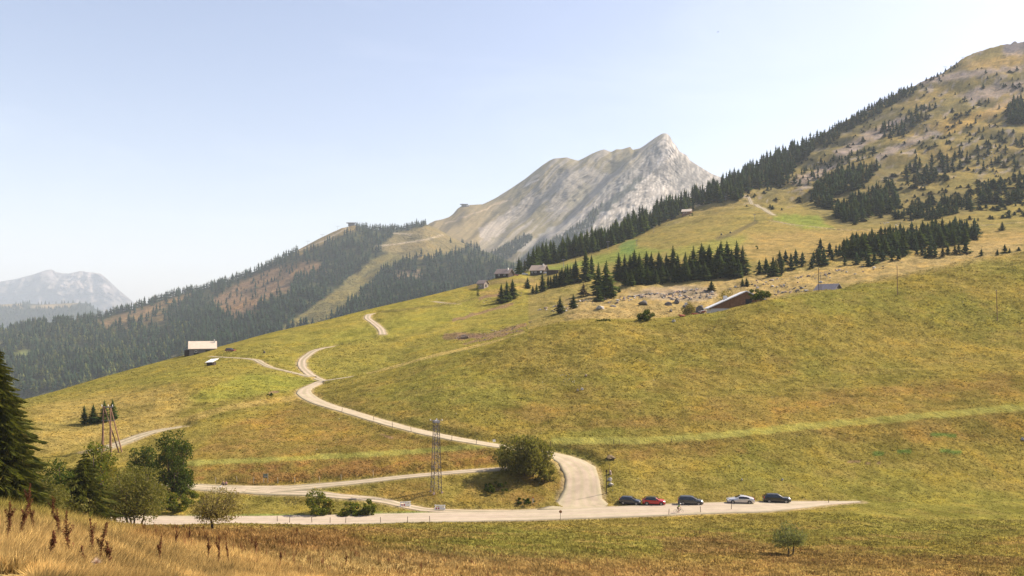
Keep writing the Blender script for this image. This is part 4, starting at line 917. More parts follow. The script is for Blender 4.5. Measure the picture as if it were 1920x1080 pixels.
scatter([(1820,250),(1920,215),(1920,330),(1850,320),(1790,300)], 26, (5, 10), 'spruce scattered below the dark grove at the right edge', 'spruces below the dark grove at the right edge', 11, 13, (1.2, 1.7), 12, 18)
cand.sort(key=lambda t: -t[0])
n_single = 300 - 85
bygrp = {}
for c_ in cand[:n_single]: bygrp.setdefault(c_[4], []).append(c_)
ones = ['', 'first', 'second', 'third', 'fourth', 'fifth', 'sixth', 'seventh', 'eighth', 'ninth']; tens = ['', '', 'twenty', 'thirty', 'forty', 'fifty', 'sixty', 'seventy', 'eighty', 'ninety']
def nth(n):
    if n <= 24: return ordinal[n - 1]
    return tens[n // 10][:-1] + 'ieth' if n % 10 == 0 else tens[n // 10] + '-' + ones[n % 10]
singles = []
for gname, lst in bygrp.items():
    lst.sort(key=lambda t: t[1].x / t[1].y)
    for n_, c_ in enumerate(lst):
        singles.append(c_[:3] + ((nth(n_ + 1) + ' from the left, ' + c_[3]) if len(lst) > 1 else c_[3],) + c_[4:])
for c_ in singles: spruce(c_[1], c_[2], c_[3], c_[4], whole=c_[0] >= 34, wide=c_[5])

def mass_of_trees(items, name, label, kinds, mat, group=None):
    """items: (x, y, z, h, wide, shade)"""
    it = np.array(items, float); it[:, 4] *= 1.22; allv, allf, allt = [], [], []; off = 0; pick = rng.integers(0, len(kinds), len(it)); ang = rng.random(len(it)) * 6.283
    for k, (kv, kf) in enumerate(kinds):
        s = it[pick == k]; a = ang[pick == k]
        if not len(s): continue
        hh = s[:, 3] / 10; ca, sa = np.cos(a) * hh * s[:, 4], np.sin(a) * hh * s[:, 4]
        x = kv[None, :, 0] * ca[:, None] - kv[None, :, 1] * sa[:, None] + s[:, 0, None]
        y = kv[None, :, 0] * sa[:, None] + kv[None, :, 1] * ca[:, None] + s[:, 1, None]
        z = kv[None, :, 2] * hh[:, None] + s[:, 2, None]
        allv.append(np.stack([x, y, z], -1).reshape(-1, 3)); fc = kf[None] + (np.arange(len(s)) * len(kv))[:, None, None] + off
        allf.append(fc.reshape(-1, 3)); off += len(s) * len(kv); allt.append(np.repeat(s[:, 5:8], len(kv), 0))
    me = np_mesh(name, np.vstack(allv), np.vstack(allf), 3, [mat], tint=np.vstack(allt))
    return tag(put(name, me), label=label, kind='stuff')
def tinted_leaf(name, jit=0.35):
    m, nt, b = nodes_of(name); ge = nt.nodes.new('ShaderNodeNewGeometry'); t = nattr(nt, 'tint')
    c = nmix(nt, 1.0, t.outputs['Color'], nramp(nt, ge.outputs['Random Per Island'], [(0, g(1 - jit)), (1, g(1 + jit))]), 'MULTIPLY')
    nt.links.new(c, b.inputs['Base Color']); b.inputs['Roughness'].default_value = 1; b.inputs['Specular IOR Level'].default_value = 0; return m
M_tree_mass = tinted_leaf('conifer_mass')
K_SMALL = [spruce_arrays(10, r_, 8, 7, 200 + i) for i, r_ in enumerate((2.0, 2.4, 2.8))]
K_TINY = [spruce_arrays(10, r_, 5, 5, 210 + i, irregular=0.3) for i, r_ in enumerate((2.0, 2.4, 2.8))]
def shade():
    r_ = rng.random(); s = rng.uniform(0.75, 1.35)
    if r_ < 0.05: return (0.075 * s, 0.065 * s, 0.022 * s)
    return (0.027 * s, 0.041 * s, 0.015 * s)
mass_of_trees([(c_[1].x, c_[1].y, c_[1].z, c_[2], c_[5], *shade()) for c_ in cand[n_single:]], 'mountain_spruce_wood', 'spruces beyond counting on the right mountain', K_SMALL, M_tree_mass)

# forest of the hill across the valley
items = []
Rf = np.random.default_rng(77); N = 15000
uu = Rf.uniform(-60, 1010, N); vv = Rf.uniform(405, 740, N)
sk = np.interp(uu, [p_[0] for p_ in FL[3]], [p_[1] for p_ in FL[3]])
ridge = np.interp(uu, [0, 60, 200, 330, 400, 500, 600, 700, 800, 900, 1000], [765, 748, 708, 672, 655, 628, 606, 581, 558, 533, 515])
ok = (vv > sk + 1) & (vv < ridge + 6)
for poly, keep in ((PISTE, 0.0), (SADDLE, 0.01), (SUMMIT, 0.01), (SCRUB, 0.30), (RIDGEB, 0.12), (RIDGEC, 0.45), (FIELD, 0.0), (LBROWN, 0.15)):
    ins = inpoly(uu, vv, poly); ok &= ~ins | (Rf.random(N) < keep)
ok &= ~((uu > 735) & (uu < 800) & (vv < 430)) | (Rf.random(N) < 1)
glade = fbm(uu / 55, vv / 22, 4, 81); ok &= (glade < 0.42) | (Rf.random(N) < 0.25)
low = (uu < 330) & (vv > 620)
for x_, y_ in zip(uu[ok], vv[ok]):
    p = S2.pix(x_, y_, 0, 3); leafy = x_ < 360 and y_ > 610 and rng.random() < 0.35
    hh = rng.uniform(16, 28) * (0.6 if inpoly(np.array([x_]), np.array([y_]), SCRUB)[0] else 1); s = rng.uniform(0.8, 1.3)
    items.append((p.x, p.y, p.z, hh * (0.7 if leafy else 1), 1.9 if leafy else rng.uniform(0.95, 1.35), *((0.075 * s, 0.085 * s, 0.022 * s) if leafy else (0.019 * s, 0.036 * s, 0.017 * s))))
for x_ in np.arange(-40, 560, 2.6):               # trees standing on the skyline
    if 470 < x_ < 556 and rng.random() < 0.0: continue
    y_ = np.interp(x_, [p_[0] for p_ in FL[3]], [p_[1] for p_ in FL[3]]) + rng.uniform(0, 3); p = S2.pix(x_, y_, 2, 3)
    if perlin(x_ / 18, 0.5, 4) > -0.35: items.append((p.x, p.y, p.z, rng.uniform(16, 26), rng.uniform(1, 1.4), *shade()))
for x_ in list(np.arange(668, 800, 2.2)):
    y_ = np.interp(x_, [p_[0] for p_ in FL[3]], [p_[1] for p_ in FL[3]]) + rng.uniform(0, 4); p = S2.pix(x_, y_, 2, 3)
    items.append((p.x, p.y, p.z, rng.uniform(14, 24), rng.uniform(1, 1.3), *shade()))
mass_of_trees(items, 'valley_forest', 'dark conifer forest covering the hill across the valley', K_TINY, M_tree_mass)
items = []
for x_ in np.arange(-60, 240, 1.5):               # forest on the blue ridge
    for _ in range(5):
        vsk = np.interp(x_, [0, 50, 80, 120, 150, 166, 180, 210, 240], [571, 569, 571, 569, 568, 569, 580, 592, 602])
        y_ = vsk + rng.uniform(2, 44) ** 1.0; p = S5.pix(x_, y_, 0, 2)
        if 50 < x_ < 145 and y_ < vsk + 8 or x_ < 45 and y_ < vsk + 5: continue
        items.append((p.x, p.y, p.z, rng.uniform(20, 34), 1.6, *shade()))
for x_ in (30, 38, 43, 47, 51, 55, 72, 78, 85, 92, 105, 116, 121, 128, 137):
    p = S5.pix(x_, np.interp(x_, [0, 50, 80, 120, 150], [571, 569, 571, 569, 568]) + 0.5, 1, 2); items.append((p.x, p.y, p.z, rng.uniform(18, 34), 1.5, *shade()))
mass_of_trees(items, 'ridge_forest', 'far blue forest on the ridge at the left edge', K_TINY, M_tree_mass)
# thin forest creeping up the foot of the rocky mountain
items = []
for poly, n in (([(900,490),(960,455),(990,440),(1000,448),(960,480),(940,505)], 260), ([(760,478),(820,470),(870,455),(900,465),(905,495),(800,500)], 160), ([(960,505),(1010,462),(1060,440),(1100,405),(1130,385),(1110,425),(1070,460),(1020,495)], 300)):
    us = [a for a, b in poly]; vs_ = [b for a, b in poly]; k_ = 0
    while k_ < n:
        x_, y_ = rng.uniform(min(us), max(us)), rng.uniform(min(vs_), max(vs_))
        if not inpoly(np.array([x_]), np.array([y_]), poly)[0]: continue
        k_ += 1; p = S3.pix(x_, y_, 0, 3); j = S3.uu; i_ = int(np.clip((x_ - U3[0]) / 2.6, 0, len(U3) - 1))
        items.append((p.x, p.y, p.z, rng.uniform(12, 22), 1.4, *shade()))
mass_of_trees(items, 'mountain_foot_forest', 'thin forest creeping up the foot of the rocky mountain', K_TINY, M_tree_mass)

# low dark scrub on the high slope
items = []; R2 = np.random.default_rng(91); k_ = 0
while k_ < 600:
    x_, y_ = R2.uniform(1400, 1925), R2.uniform(95, 415)
    if y_ < np.interp(x_, [1400, 1500, 1600, 1700, 1800, 1920], [325, 280, 228, 172, 122, 92]): continue
    n_ = float(perlin(x_ / 30 - y_ / 50, y_ / 14 + x_ / 60, 93)) + 0.5 * float(perlin(x_ / 11, y_ / 7, 94)); dens_ = 0.18 if y_ < 200 else 0.0
    low_ = 0.25 if (y_ > 330 and x_ > 1640 and y_ < 408) else 0.0
    if n_ < 0.28 + dens_ - low_: continue
    if y_ > 400 - (x_ - 1400) * 0.02 and x_ < 1640: continue
    k_ += 1; p = S1.pix(x_, y_, 11, 13); items.append((p.x, p.y, p.z, R2.uniform(1.6, 4.2), R2.uniform(2.6, 4.4), *shade()))
mass_of_trees(items, 'mountain_scrub', 'low dark scrub dotted over the right mountain', K_TINY, M_tree_mass)
# ------------------------------------------------------------------ grass and stones
def ground_samples(n, y0, y1, u0, u1, seed, bias=1.0):
    R = np.random.default_rng(seed)
    dv = np.maximum(0, S1.v[:-1, :-1] - S1.v[1:, :-1]) ** bias; ym = S1.Y[:-1, :-1]; um = S1.uu[:-1, :-1]
    w = dv * (ym > y0) * (ym < y1) * (um > u0) * (um < u1); w = w.ravel(); w /= w.sum()
    k = R.choice(w.size, n, p=w); C_ = S1.X.shape[1] - 1; i, j = k // C_, k % C_
    s, t = R.random(n)[:, None], R.random(n)[:, None]
    def bl(A):
        A = A if A.ndim == 3 else A[..., None]
        return (A[i, j] * (1 - s) + A[i, j + 1] * s) * (1 - t) + (A[i + 1, j] * (1 - s) + A[i + 1, j + 1] * s) * t
    pos = np.concatenate([bl(S1.X), bl(S1.Y), bl(S1.Z)], 1)
    ok = (bl(road_d) - bl(road_h))[:, 0] > 0.25
    ok |= road_d[i, j] > 1e8
    ok &= strip_m[i, j] < 0.3
    return pos[ok], bl(S1.col)[ok]
def grass_mat(name, trans=0.35):
    m, nt, b = nodes_of(name); nt.nodes.remove(b); t = nattr(nt, 'tint'); out = nt.nodes['Material Output']
    d = nt.nodes.new('ShaderNodeBsdfDiffuse'); tr = nt.nodes.new('ShaderNodeBsdfTranslucent'); mx = nt.nodes.new('ShaderNodeMixShader')
    nt.links.new(t.outputs['Color'], d.inputs[0]); nt.links.new(t.outputs['Color'], tr.inputs[0]); mx.inputs[0].default_value = trans
    nt.links.new(d.outputs[0], mx.inputs[1]); nt.links.new(tr.outputs[0], mx.inputs[2]); nt.links.new(mx.outputs[0], out.inputs[0]); return m
M_blade = grass_mat('grass_blades', 0.45)

def tufts(name, label, n, y0, y1, u0, u1, seed, hgt, wid, blades, colgain=(0.8, 1.7), lean=0.5, bias=1.0, mulcol=(1, 1, 1), mask=None, hscale=None):
    R = np.random.default_rng(seed); p, col = ground_samples(n, y0, y1, u0, u1, seed, bias)
    if mask is not None: k = mask(p); p, col = p[k], col[k]
    n = len(p); h = R.uniform(*hgt, n); w = R.uniform(*wid, n)
    if hscale is not None: f = hscale(p); h *= f; w *= f
    V, Fc, T = [], [], []
    gcol = col * R.uniform(*colgain, n)[:, None] * np.array(mulcol) * (1 + 0.35 * fbm(p[:, 0] / 1.6, p[:, 1] / 2.6, 3, 87) + 0.25 * fbm(p[:, 0] / 6, p[:, 1] / 9, 2, 88))[:, None]
    for b in range(blades):
        a = R.uniform(0, 6.283, n); ln = R.uniform(0, lean, n) * h; da = R.uniform(0, 6.283, n)
        off = R.normal(size=(n, 2)) * (w * 0.5)[:, None]
        bx, by = np.cos(a) * w * 0.5 / max(1, blades * 0.35), np.sin(a) * w * 0.5 / max(1, blades * 0.35)
        c = p[:, :2] + off; z = p[:, 2] - 0.04; hh = h * R.uniform(0.6, 1.1, n)
        v0_ = np.stack([c[:, 0] - bx, c[:, 1] - by, z], -1); v1_ = np.stack([c[:, 0] + bx, c[:, 1] + by, z], -1)
        v2_ = np.stack([c[:, 0] + np.cos(da) * ln, c[:, 1] + np.sin(da) * ln, z + hh], -1)
        V.append(np.stack([v0_, v1_, v2_], 1)); cc = gcol * R.uniform(0.8, 1.2, n)[:, None]; T.append(np.repeat(cc[:, None, :], 3, 1))
    V = np.stack(V, 1).reshape(-1, 3); T = np.stack(T, 1).reshape(-1, 3)
    me = np_mesh(name, V, np.arange(len(V)).reshape(-1, 3), 3, [M_blade], tint=np.clip(T, 0.002, 0.9))
    return tag(put(name, me), label=label, kind='stuff')
fgmask = lambda p: np.ones(len(p), bool)
tufts('meadow_tussocks', 'coarse tussocks all over the grazed hillside', 80000, 100, 345, -60, 1990, 1, (0.08, 0.26), (0.25, 0.7), 3, (0.88, 1.5), 1.1, hscale=lambda p: np.clip(p[:, 1] / 200, 0.6, 1.5))
tufts('bank_weeds', 'rough grass and weeds below the road', 52000, 48, 137, -60, 1990, 2, (0.10, 0.30), (0.16, 0.4), 4, (0.75, 1.4), 1.0)
tufts('golden_grass', 'tall dry golden grass on the slope in front', 70000, 10, 62, -80, 1300, 3, (0.12, 0.30), (0.03, 0.08), 3, (0.55, 1.75), 1.0)
tufts('fine_golden_grass', 'fine pale grass stems nearest the camera', 42000, 10, 34, -80, 760, 4, (0.14, 0.42), (0.014, 0.03), 4, (0.8, 2.3), 1.2, mulcol=(1.06, 1.0, .95))
tufts('brown_undergrowth', 'brown and olive undergrowth between the golden grass', 16000, 10, 62, -80, 1300, 14, (0.10, 0.28), (0.04, 0.10), 4, (0.45, 0.9), 0.8, mulcol=(.85, .8, .7))

def rock_mesh(seed, sub=2, flat=0.7, rough=0.32):
    bm = bmesh.new(); bmesh.ops.create_icosphere(bm, subdivisions=sub, radius=1.0); R = random.Random(seed)
    cuts = [(Vector((R.gauss(0, 1), R.gauss(0, 1), R.gauss(0, 1))).normalized(), R.uniform(0.42, 0.75)) for _ in range(12)]
    for v in bm.verts:
        for n_, d_ in cuts:
            k = v.co.dot(n_) - d_
            if k > 0: v.co -= n_ * k * 0.98
        v.co *= 1 + R.uniform(-rough, rough) * 0.35; v.co.z *= flat
    me = bpy.data.meshes.new('rock'); bm.to_mesh(me); bm.free(); return me
M_rockgrey = plain_mat('grey_limestone', (0.11, 0.098, 0.09), 0.9, var=0.35, scale=1.2, spec=0.1, bump=0.12, bscale=3)
M_rockpale = plain_mat('pale_limestone', (0.36, 0.33, 0.29), 0.9, var=0.3, scale=1.5, spec=0.1, bump=0.08, bscale=3)
M_rockpink = plain_mat('weathered_stone', (0.30, 0.225, 0.18), 0.9, var=0.3, scale=1.5, spec=0.1, bump=0.08, bscale=3)
ROCKS = [rock_mesh(i) for i in range(5)]
def boulder(u, v, wpx, hpx, label, mat=M_rockgrey, k0=7, k1=11, Y=None, group=None, dpt=1.0):
    p = S1.at(u, Y) if Y else S1.pix(u, v, k0, k1); me = ROCKS[rnd.randrange(5)].copy(); me.materials.append(mat)
    w, h = px(wpx, p.y) / 2, px(hpx, p.y)
    o = put('boulder', me, None, (p.x, p.y + w * 0.3, p.z + h * 0.25), rnd.random() * 6.28, (w, w * dpt, h * 0.95)); return tag(o, label, 'boulder', group)
boulder(1145, 890, 8, 10, 'pinkish boulder, topmost of the three beside the gravel junction', M_rockpink, 4, 6)
boulder(1143.5, 902, 11, 8, 'pale boulder, middle one of the three beside the gravel junction', M_rockpale, 4, 6)
boulder(1145.5, 911, 14, 6, 'long pale boulder, lowest of the three beside the gravel junction', M_rockpale, 4, 6)
boulder(1147, 862, 22, 11, 'brown earth heap with dry grass above the three boulders', plain_mat('dry_heap', (0.14, 0.095, 0.045), 1.0, var=0.5, scale=2.5, bump=0.2), 4, 6)
boulder(1208, 554, 24, 10, 'large flat dark boulder at the left end of the rock band', Y=345)
boulder(1252, 553, 16, 10, 'rounded dark boulder in the middle of the rock band', Y=345)
boulder(1269, 547, 18, 10, 'upright dark block above the middle of the rock band', Y=352)
boulder(1312, 560, 26, 19, 'biggest slanting grey boulder left of the chalet roof', Y=322)
boulder(1284, 552, 10, 8, 'small dark rock between the dark block and the biggest boulder', Y=338)
boulder(1258, 559, 7, 6, 'small dark boulder alone on the dry grass below the rock band', Y=325)
boulder(1253, 570, 13, 4, 'flat reddish slab on the dry grass left of the grey olive shrub', M_rockpink, Y=300)
boulder(1483, 551, 34, 14, 'large dark boulder on the crest right of the chalet', Y=300)
boulder(1505, 546, 12, 9, 'smaller dark boulder touching the large one right of the chalet', Y=302)
boulder(1457, 549, 16, 9, 'reddish broken rock between the leafy tree and the large boulder', M_rockpink, Y=300)
boulder(1264, 598, 9, 6, 'smooth grey rock below the cows', M_rockpale, Y=252)
boulder(1127, 570, 22, 8, 'pale fissured rock below the dark pair of spruces', M_rockpale, Y=345)
boulder(1150, 563, 18, 5, 'flat grey outcrop right of the pale fissured rock', Y=352)
boulder(1727, 494, 9, 6, 'dark boulder on the crest below the long dark grove', Y=335)
boulder(1288, 548, 12, 6, 'pale broken rock in the right half of the rock band', M_rockpale, Y=346)
boulder(1331, 556, 16, 7, 'pale rocks tumbled right of the biggest boulder', M_rockpale, Y=330)
boulder(1083, 734, 5, 6, 'small upright stone in the open hillside', M_rockgrey, 6, 8)
boulder(1091, 731, 7, 5, 'pale capped stone beside the small upright one', M_rockpale, 6, 8)
boulder(1099, 706, 6, 5, 'lone pinkish stone high on the open hillside', M_rockpink, 6, 8)
boulder(1919, 826, 9, 7, 'grey stone cut by the right edge of the photo', M_rockpale, 5, 8)
boulder(1467, 901, 5, 6, 'white stone on the slope above the black car', M_rockpale, 4, 6)
boulder(1391, 901, 4, 4, 'white stone on the slope above the silver car', M_rockpale, 4, 6)
boulder(495, 662, 6, 5, 'small brown rock above the barn track', M_rockgrey, 8, 11)
boulder(872, 634, 24, 8, 'brown stony hump on the left meadow', plain_mat('stony_earth', (0.13, 0.09, 0.06), 1.0, var=0.5, scale=1.2, bump=0.3), 8, 10)
boulder(1353, 441, 5, 4, 'dark rock low on the diagonal ditch of the upper meadow', M_rockgrey, 10, 12)
boulder(1370, 437, 5, 4, 'dark rock midway up the diagonal ditch of the upper meadow', M_rockgrey, 10, 12)

def rubble(name, label, polys, n, size, k0, k1, mats, seed, yr=(0, 1e9)):
    R = random.Random(seed); vs, fs, mi = [], [], []
    base = [rock_mesh(300 + i, 1) for i in range(3)]
    for poly, frac in polys:
        us = [a for a, b in poly]; vv = [b for a, b in poly]; c_ = 0; t_ = 0
        while c_ < n * frac and t_ < n * 40:
            t_ += 1; u, v = R.uniform(min(us), max(us)), R.uniform(min(vv), max(vv))
            if not bool(inpoly(np.array([u]), np.array([v]), poly)[0]): continue
            p = S1.pix(u, v, k0, k1)
            if not (yr[0] < p.y < yr[1]): continue
            c_ += 1; s = px(R.uniform(*size) * R.random() ** 0.5, p.y) / 2; me = base[R.randrange(3)]; i0 = len(vs); a = R.random() * 6.28
            for w in me.vertices:
                x, y, z = w.co; vs.append((p.x + s * (x * math.cos(a) - y * math.sin(a)), p.y + s * (x * math.sin(a) + y * math.cos(a)), p.z + s * z * 0.9 + s * .15))
            m_ = R.randrange(len(mats))
            for f in me.polygons: fs.append(tuple(i + i0 for i in f.vertices)); mi.append(m_)
    tag(put(name, make_mesh(name, vs, fs, mats, matidx=mi)), label=label, kind='stuff')
rubble('rock_band_rubble', 'broken rubble of the rock band left of the chalet', [([(1130,570),(1180,548),(1215,536),(1280,534),(1335,542),(1340,560),(1300,565),(1215,558),(1160,568)], .6), ([(1440,548),(1510,535),(1520,545),(1450,556)], .1), ([(1000,575),(1100,550),(1150,560),(1050,590)], .12), ([(1350,545),(1450,515),(1700,490),(1640,510),(1500,540)], .18)], 620, (2.5, 11), 9, 10, [M_rockgrey, M_rockpale, M_rockpink], 5)
rubble('slope_stones', 'small pale stones strewn on the hillside', [([(960,640),(1900,500),(1900,900),(1100,930),(960,820)], .55), ([(1050,702),(1085,700),(1080,725),(1052,722)], .12), ([(620,660),(900,600),(960,640),(760,690)], .1), ([(400,780),(900,760),(900,830),(400,860)], .1), ([(1010,860),(1100,880),(1100,960),(960,958)], .13)], 260, (1.2, 3.6), 4, 9, [M_rockpale, M_rockpale, M_rockpink], 6)
rubble('dark_rubble', 'brown rubble humps on the left meadow', [([(835,632),(900,624),(980,606),(1000,600),(990,616),(900,640)], .5), ([(890,566),(960,545),(1000,556),(940,572)], .35), ([(1090,600),(1200,590),(1190,600)], .05)], 170, (2, 6), 8, 11, [M_rockgrey, M_rockpink], 7)
rubble('mountain_scree_blocks', 'pale blocks on the slope of the right mountain', [([(1420,350),(1560,290),(1640,292),(1500,360)], .25), ([(1660,230),(1780,180),(1760,250),(1680,290)], .25), ([(1800,320),(1880,270),(1880,330)], .25), ([(1640,420),(1740,400),(1700,425)], .1), ([(1480,360),(1560,330),(1640,280),(1500,340)], .15)], 380, (2, 6), 11, 13, [M_rockpale, M_rockpale, M_rockgrey], 8)

# ------------------------------------------------------------------ dried weeds in the grass in front
M_dock = plain_mat('dried_dock_seeds', (0.10, 0.036, 0.018), 0.95, var=0.4, scale=20, spec=0.1)
M_dock_stem = plain_mat('dried_dock_stem', (0.17, 0.075, 0.035), 0.9, var=0.3, scale=12, spec=0.1)
def dock(u, Y, hgt, label, seed, group='dried weeds in the grass', lean=0.0, leaves=3, dens=1.0):
    R = random.Random(seed); hgt *= 0.85; dens *= .75; p = S1.at(u, Y); e = empty('dried_weed', p, R.random() * 6.28 * 0, label, 'weed', group)
    st = MB(); lx = lean * hgt; pts = [(lx * t * t + 0.02 * math.sin(5 * t + seed), 0.015 * math.sin(4 * t), hgt * t - 0.05) for t in (0, .2, .4, .6, .8, 1.0)]
    st.tube(pts, [.011, .010, .009, .007, .005, .003], 5)
    heads = [(0.42, 1.0)]; arms = []
    for _ in range(R.randrange(1, 4)):
        t = R.uniform(.4, .7); a = R.choice((-1, 1)) * R.uniform(.04, .12) * hgt; b0 = Vector(pts[2]).lerp(Vector(pts[4]), (t - .4) / .4); b1 = b0 + Vector((a, R.uniform(-.04, .04), R.uniform(.12, .28) * hgt))
        st.tube([b0, (b0 + b1) / 2 + Vector((a * .2, 0, 0)), b1], [.006, .005, .003], 4); arms.append((b0, b1))
    st.build('stem', M_dock_stem, e)
    vs, fs = [], []
    def bits(a, b, n, r):
        for _ in range(n):
            c = Vector(a).lerp(Vector(b), R.random()) + Vector((R.gauss(0, r), R.gauss(0, r), R.gauss(0, r * .8)))
            q = [Vector((R.gauss(0, 1), R.gauss(0, 1), R.gauss(0, 1))).normalized() * R.uniform(.010, .024) for _ in range(3)]; i = len(vs)
            vs.extend([c + k for k in q]); fs.append((i, i + 1, i + 2))
    for i in range(1, 5): bits(pts[i], pts[i + 1], int((60, 60, 150, 170, 90)[i] * dens), (0.012, 0.012, 0.018, 0.02, 0.012)[i])
    for a, b in arms: bits(a, b, int(120 * dens), 0.016)
    put('seed_head', make_mesh('seed_head', vs, fs, [M_dock]), e)['kind'] = 'stuff'
    for _ in range(leaves):
        t = R.uniform(.1, .5); b0 = Vector(pts[0]).lerp(Vector(pts[4]), t); sg = R.choice((-1, 1)); L_ = R.uniform(.08, .16); V, Fc = [], []
        for k in range(6):
            f = k / 5; c = b0 + Vector((sg * L_ * math.sin(f * 1.9), R.uniform(-.01, .01), L_ * (0.5 * math.sin(f * 3.0) - f * .55))); w = .016 * math.sin(math.pi * min(.95, f + .1))
            V += [c + Vector((0, w, w * .5)), c - Vector((0, w, -w * .5))]
            if k: i = len(V) - 4; Fc.append((i, i + 1, i + 3, i + 2))
        put('leaf', make_mesh('leaf', V, Fc, [M_dock]), e)
    return e
for i, (u, Y, h, lb, ln) in enumerate([
    (14, 14, 1.05, 'thick dried weed at the left edge of the photo', .05), (34, 15, 0.95, 'forked dried weed just right of the one at the left edge', .25), (60, 17, 0.9, 'short dried weed left of the pale fallen stem', -.05),
    (126, 14.5, 1.15, 'tallest dark dried weed with a heavy clotted stalk', .0), (112, 17, 1.0, 'slim rusty weed behind the tallest dark weed', -.08), (52, 20, 1.25, 'rusty weed head showing against the dark bushes', .05),
    (93, 13, .75, 'small curled weed low at the left bottom', .1), (170, 15.5, 1.1, 'thin weed with a pale seed tuft on top', .0), (183, 15, 1.1, 'leaning weed with drooping arms right of the tallest weed', .22),
    (203, 15, .75, 'straight stubby weed right of the leaning one', .0), (158, 14, .55, 'low weed between the tallest and the leaning one', -.1), (300, 21, 1.05, 'dark upright weed alone in the golden grass', .03), (98, 22, 1.0, 'far rusty weed between the two left clumps', 0),
    (390, 27, 1.0, 'slim brown weed below the sparse willow', .02), (408, 26, 1.15, 'bushy red brown weed below the sparse willow', .08), (427, 28, 1.0, 'brown weed right of the bushy red one', -.04), (330, 30, .8, 'short weed left of the sparse willow', .05),
    (480, 36, 1.0, 'thin brown weed right of the sparse willow', .0), (355, 34, .9, 'pale brown weed behind the dark upright one', 0), (526, 34, .7, 'dark stub weed in the middle of the golden grass', 0), (648, 40, .9, 'weed at the right end of the golden grass', .05)]):
    dock(u, Y, h, lb, 400 + i, lean=ln, dens=1.3)
ordw = ['first', 'second', 'third', 'fourth', 'fifth', 'sixth', 'seventh', 'eighth', 'ninth', 'tenth', 'eleventh', 'twelfth', 'thirteenth', 'fourteenth', 'fifteenth', 'sixteenth']
tufts('russet_weeds', 'russet dried weeds standing all over the lower slope', 1100, 30, 118, 180, 1960, 12, (0.3, 0.65), (0.06, 0.13), 4, (0.7, 1.2), 0.3, mulcol=(0.60, 0.42, 0.5))
# pale thistle fluff by the leaning weed
p = S1.at(181, 12.2); R_ = random.Random(4); vs, fs = [], []
for _ in range(260):
    d = Vector((R_.gauss(0, 1), R_.gauss(0, 1), abs(R_.gauss(0, 1)) + .1)).normalized(); L_ = R_.uniform(.05, .13); sd = d.cross(Vector((0, 0, 1.01))).normalized() * 0.0022; i = len(vs)
    vs += [d * .02 - sd, d * .02 + sd, d * L_]; fs.append((i, i + 1, i + 2))
tag(put('thistle_tuft', make_mesh('thistle_tuft', vs, fs, [plain_mat('pinkish_fluff', (0.50, 0.37, 0.27), 1.0)]), None, p + Vector((0, 0, .38))), 'pale pinkish fluffy seed tuft at the bottom edge under the leaning weed', 'weed')
# ------------------------------------------------------------------ buildings
M_wood = plain_mat('brown_timber', (0.20, 0.105, 0.058), 0.85, var=0.3, scale=1.5, spec=0.15)
M_darkwood = plain_mat('dark_timber', (0.050, 0.036, 0.030), 0.85, var=0.3, scale=1.5, spec=0.15)
M_greywood = plain_mat('grey_boards', (0.16, 0.145, 0.14), 0.9, var=0.25, scale=1.2, spec=0.1)
M_render = plain_mat('white_render', (0.55, 0.52, 0.48), 0.9, var=0.1, scale=1.0, spec=0.1)
M_stone = plain_mat('stone_wall', (0.22, 0.185, 0.16), 0.9, var=0.3, scale=1.8, spec=0.1, bump=0.04)
M_tin = plain_mat('pale_sheet_roof', (0.46, 0.38, 0.30), 0.55, var=0.08, scale=0.8, spec=0.3)
M_tinwhite = plain_mat('white_metal_roof', (0.68, 0.66, 0.64), 0.5, var=0.06, scale=0.8, spec=0.3)
M_shingle = plain_mat('weathered_shingle', (0.19, 0.15, 0.135), 0.85, var=0.2, scale=2.0, spec=0.15)
M_slate = plain_mat('grey_slate', (0.17, 0.155, 0.165), 0.7, var=0.15, scale=1.4, spec=0.2)
M_open = plain_mat('dark_opening', (0.008, 0.008, 0.009), 0.6, var=0.1)
M_glassd = plain_mat('window_glass', (0.03, 0.035, 0.045), 0.1, var=0.1, spec=0.6)
M_white = plain_mat('white_paint', (0.75, 0.73, 0.70), 0.5, var=0.04)
M_redp = plain_mat('red_paint', (0.45, 0.035, 0.025), 0.5, var=0.05)
M_steel = plain_mat('galvanised_steel', (0.20, 0.19, 0.20), 0.5, metal=0.4, var=0.2, scale=2)
M_dsteel = plain_mat('weathered_steel', (0.10, 0.085, 0.085), 0.6, metal=0.3, var=0.3, scale=2)
M_post = plain_mat('weathered_post', (0.10, 0.075, 0.055), 0.9, var=0.3, scale=6, spec=0.1)
M_polewood = plain_mat('reddish_pole_timber', (0.20, 0.115, 0.075), 0.85, var=0.25, scale=1.2, spec=0.1)

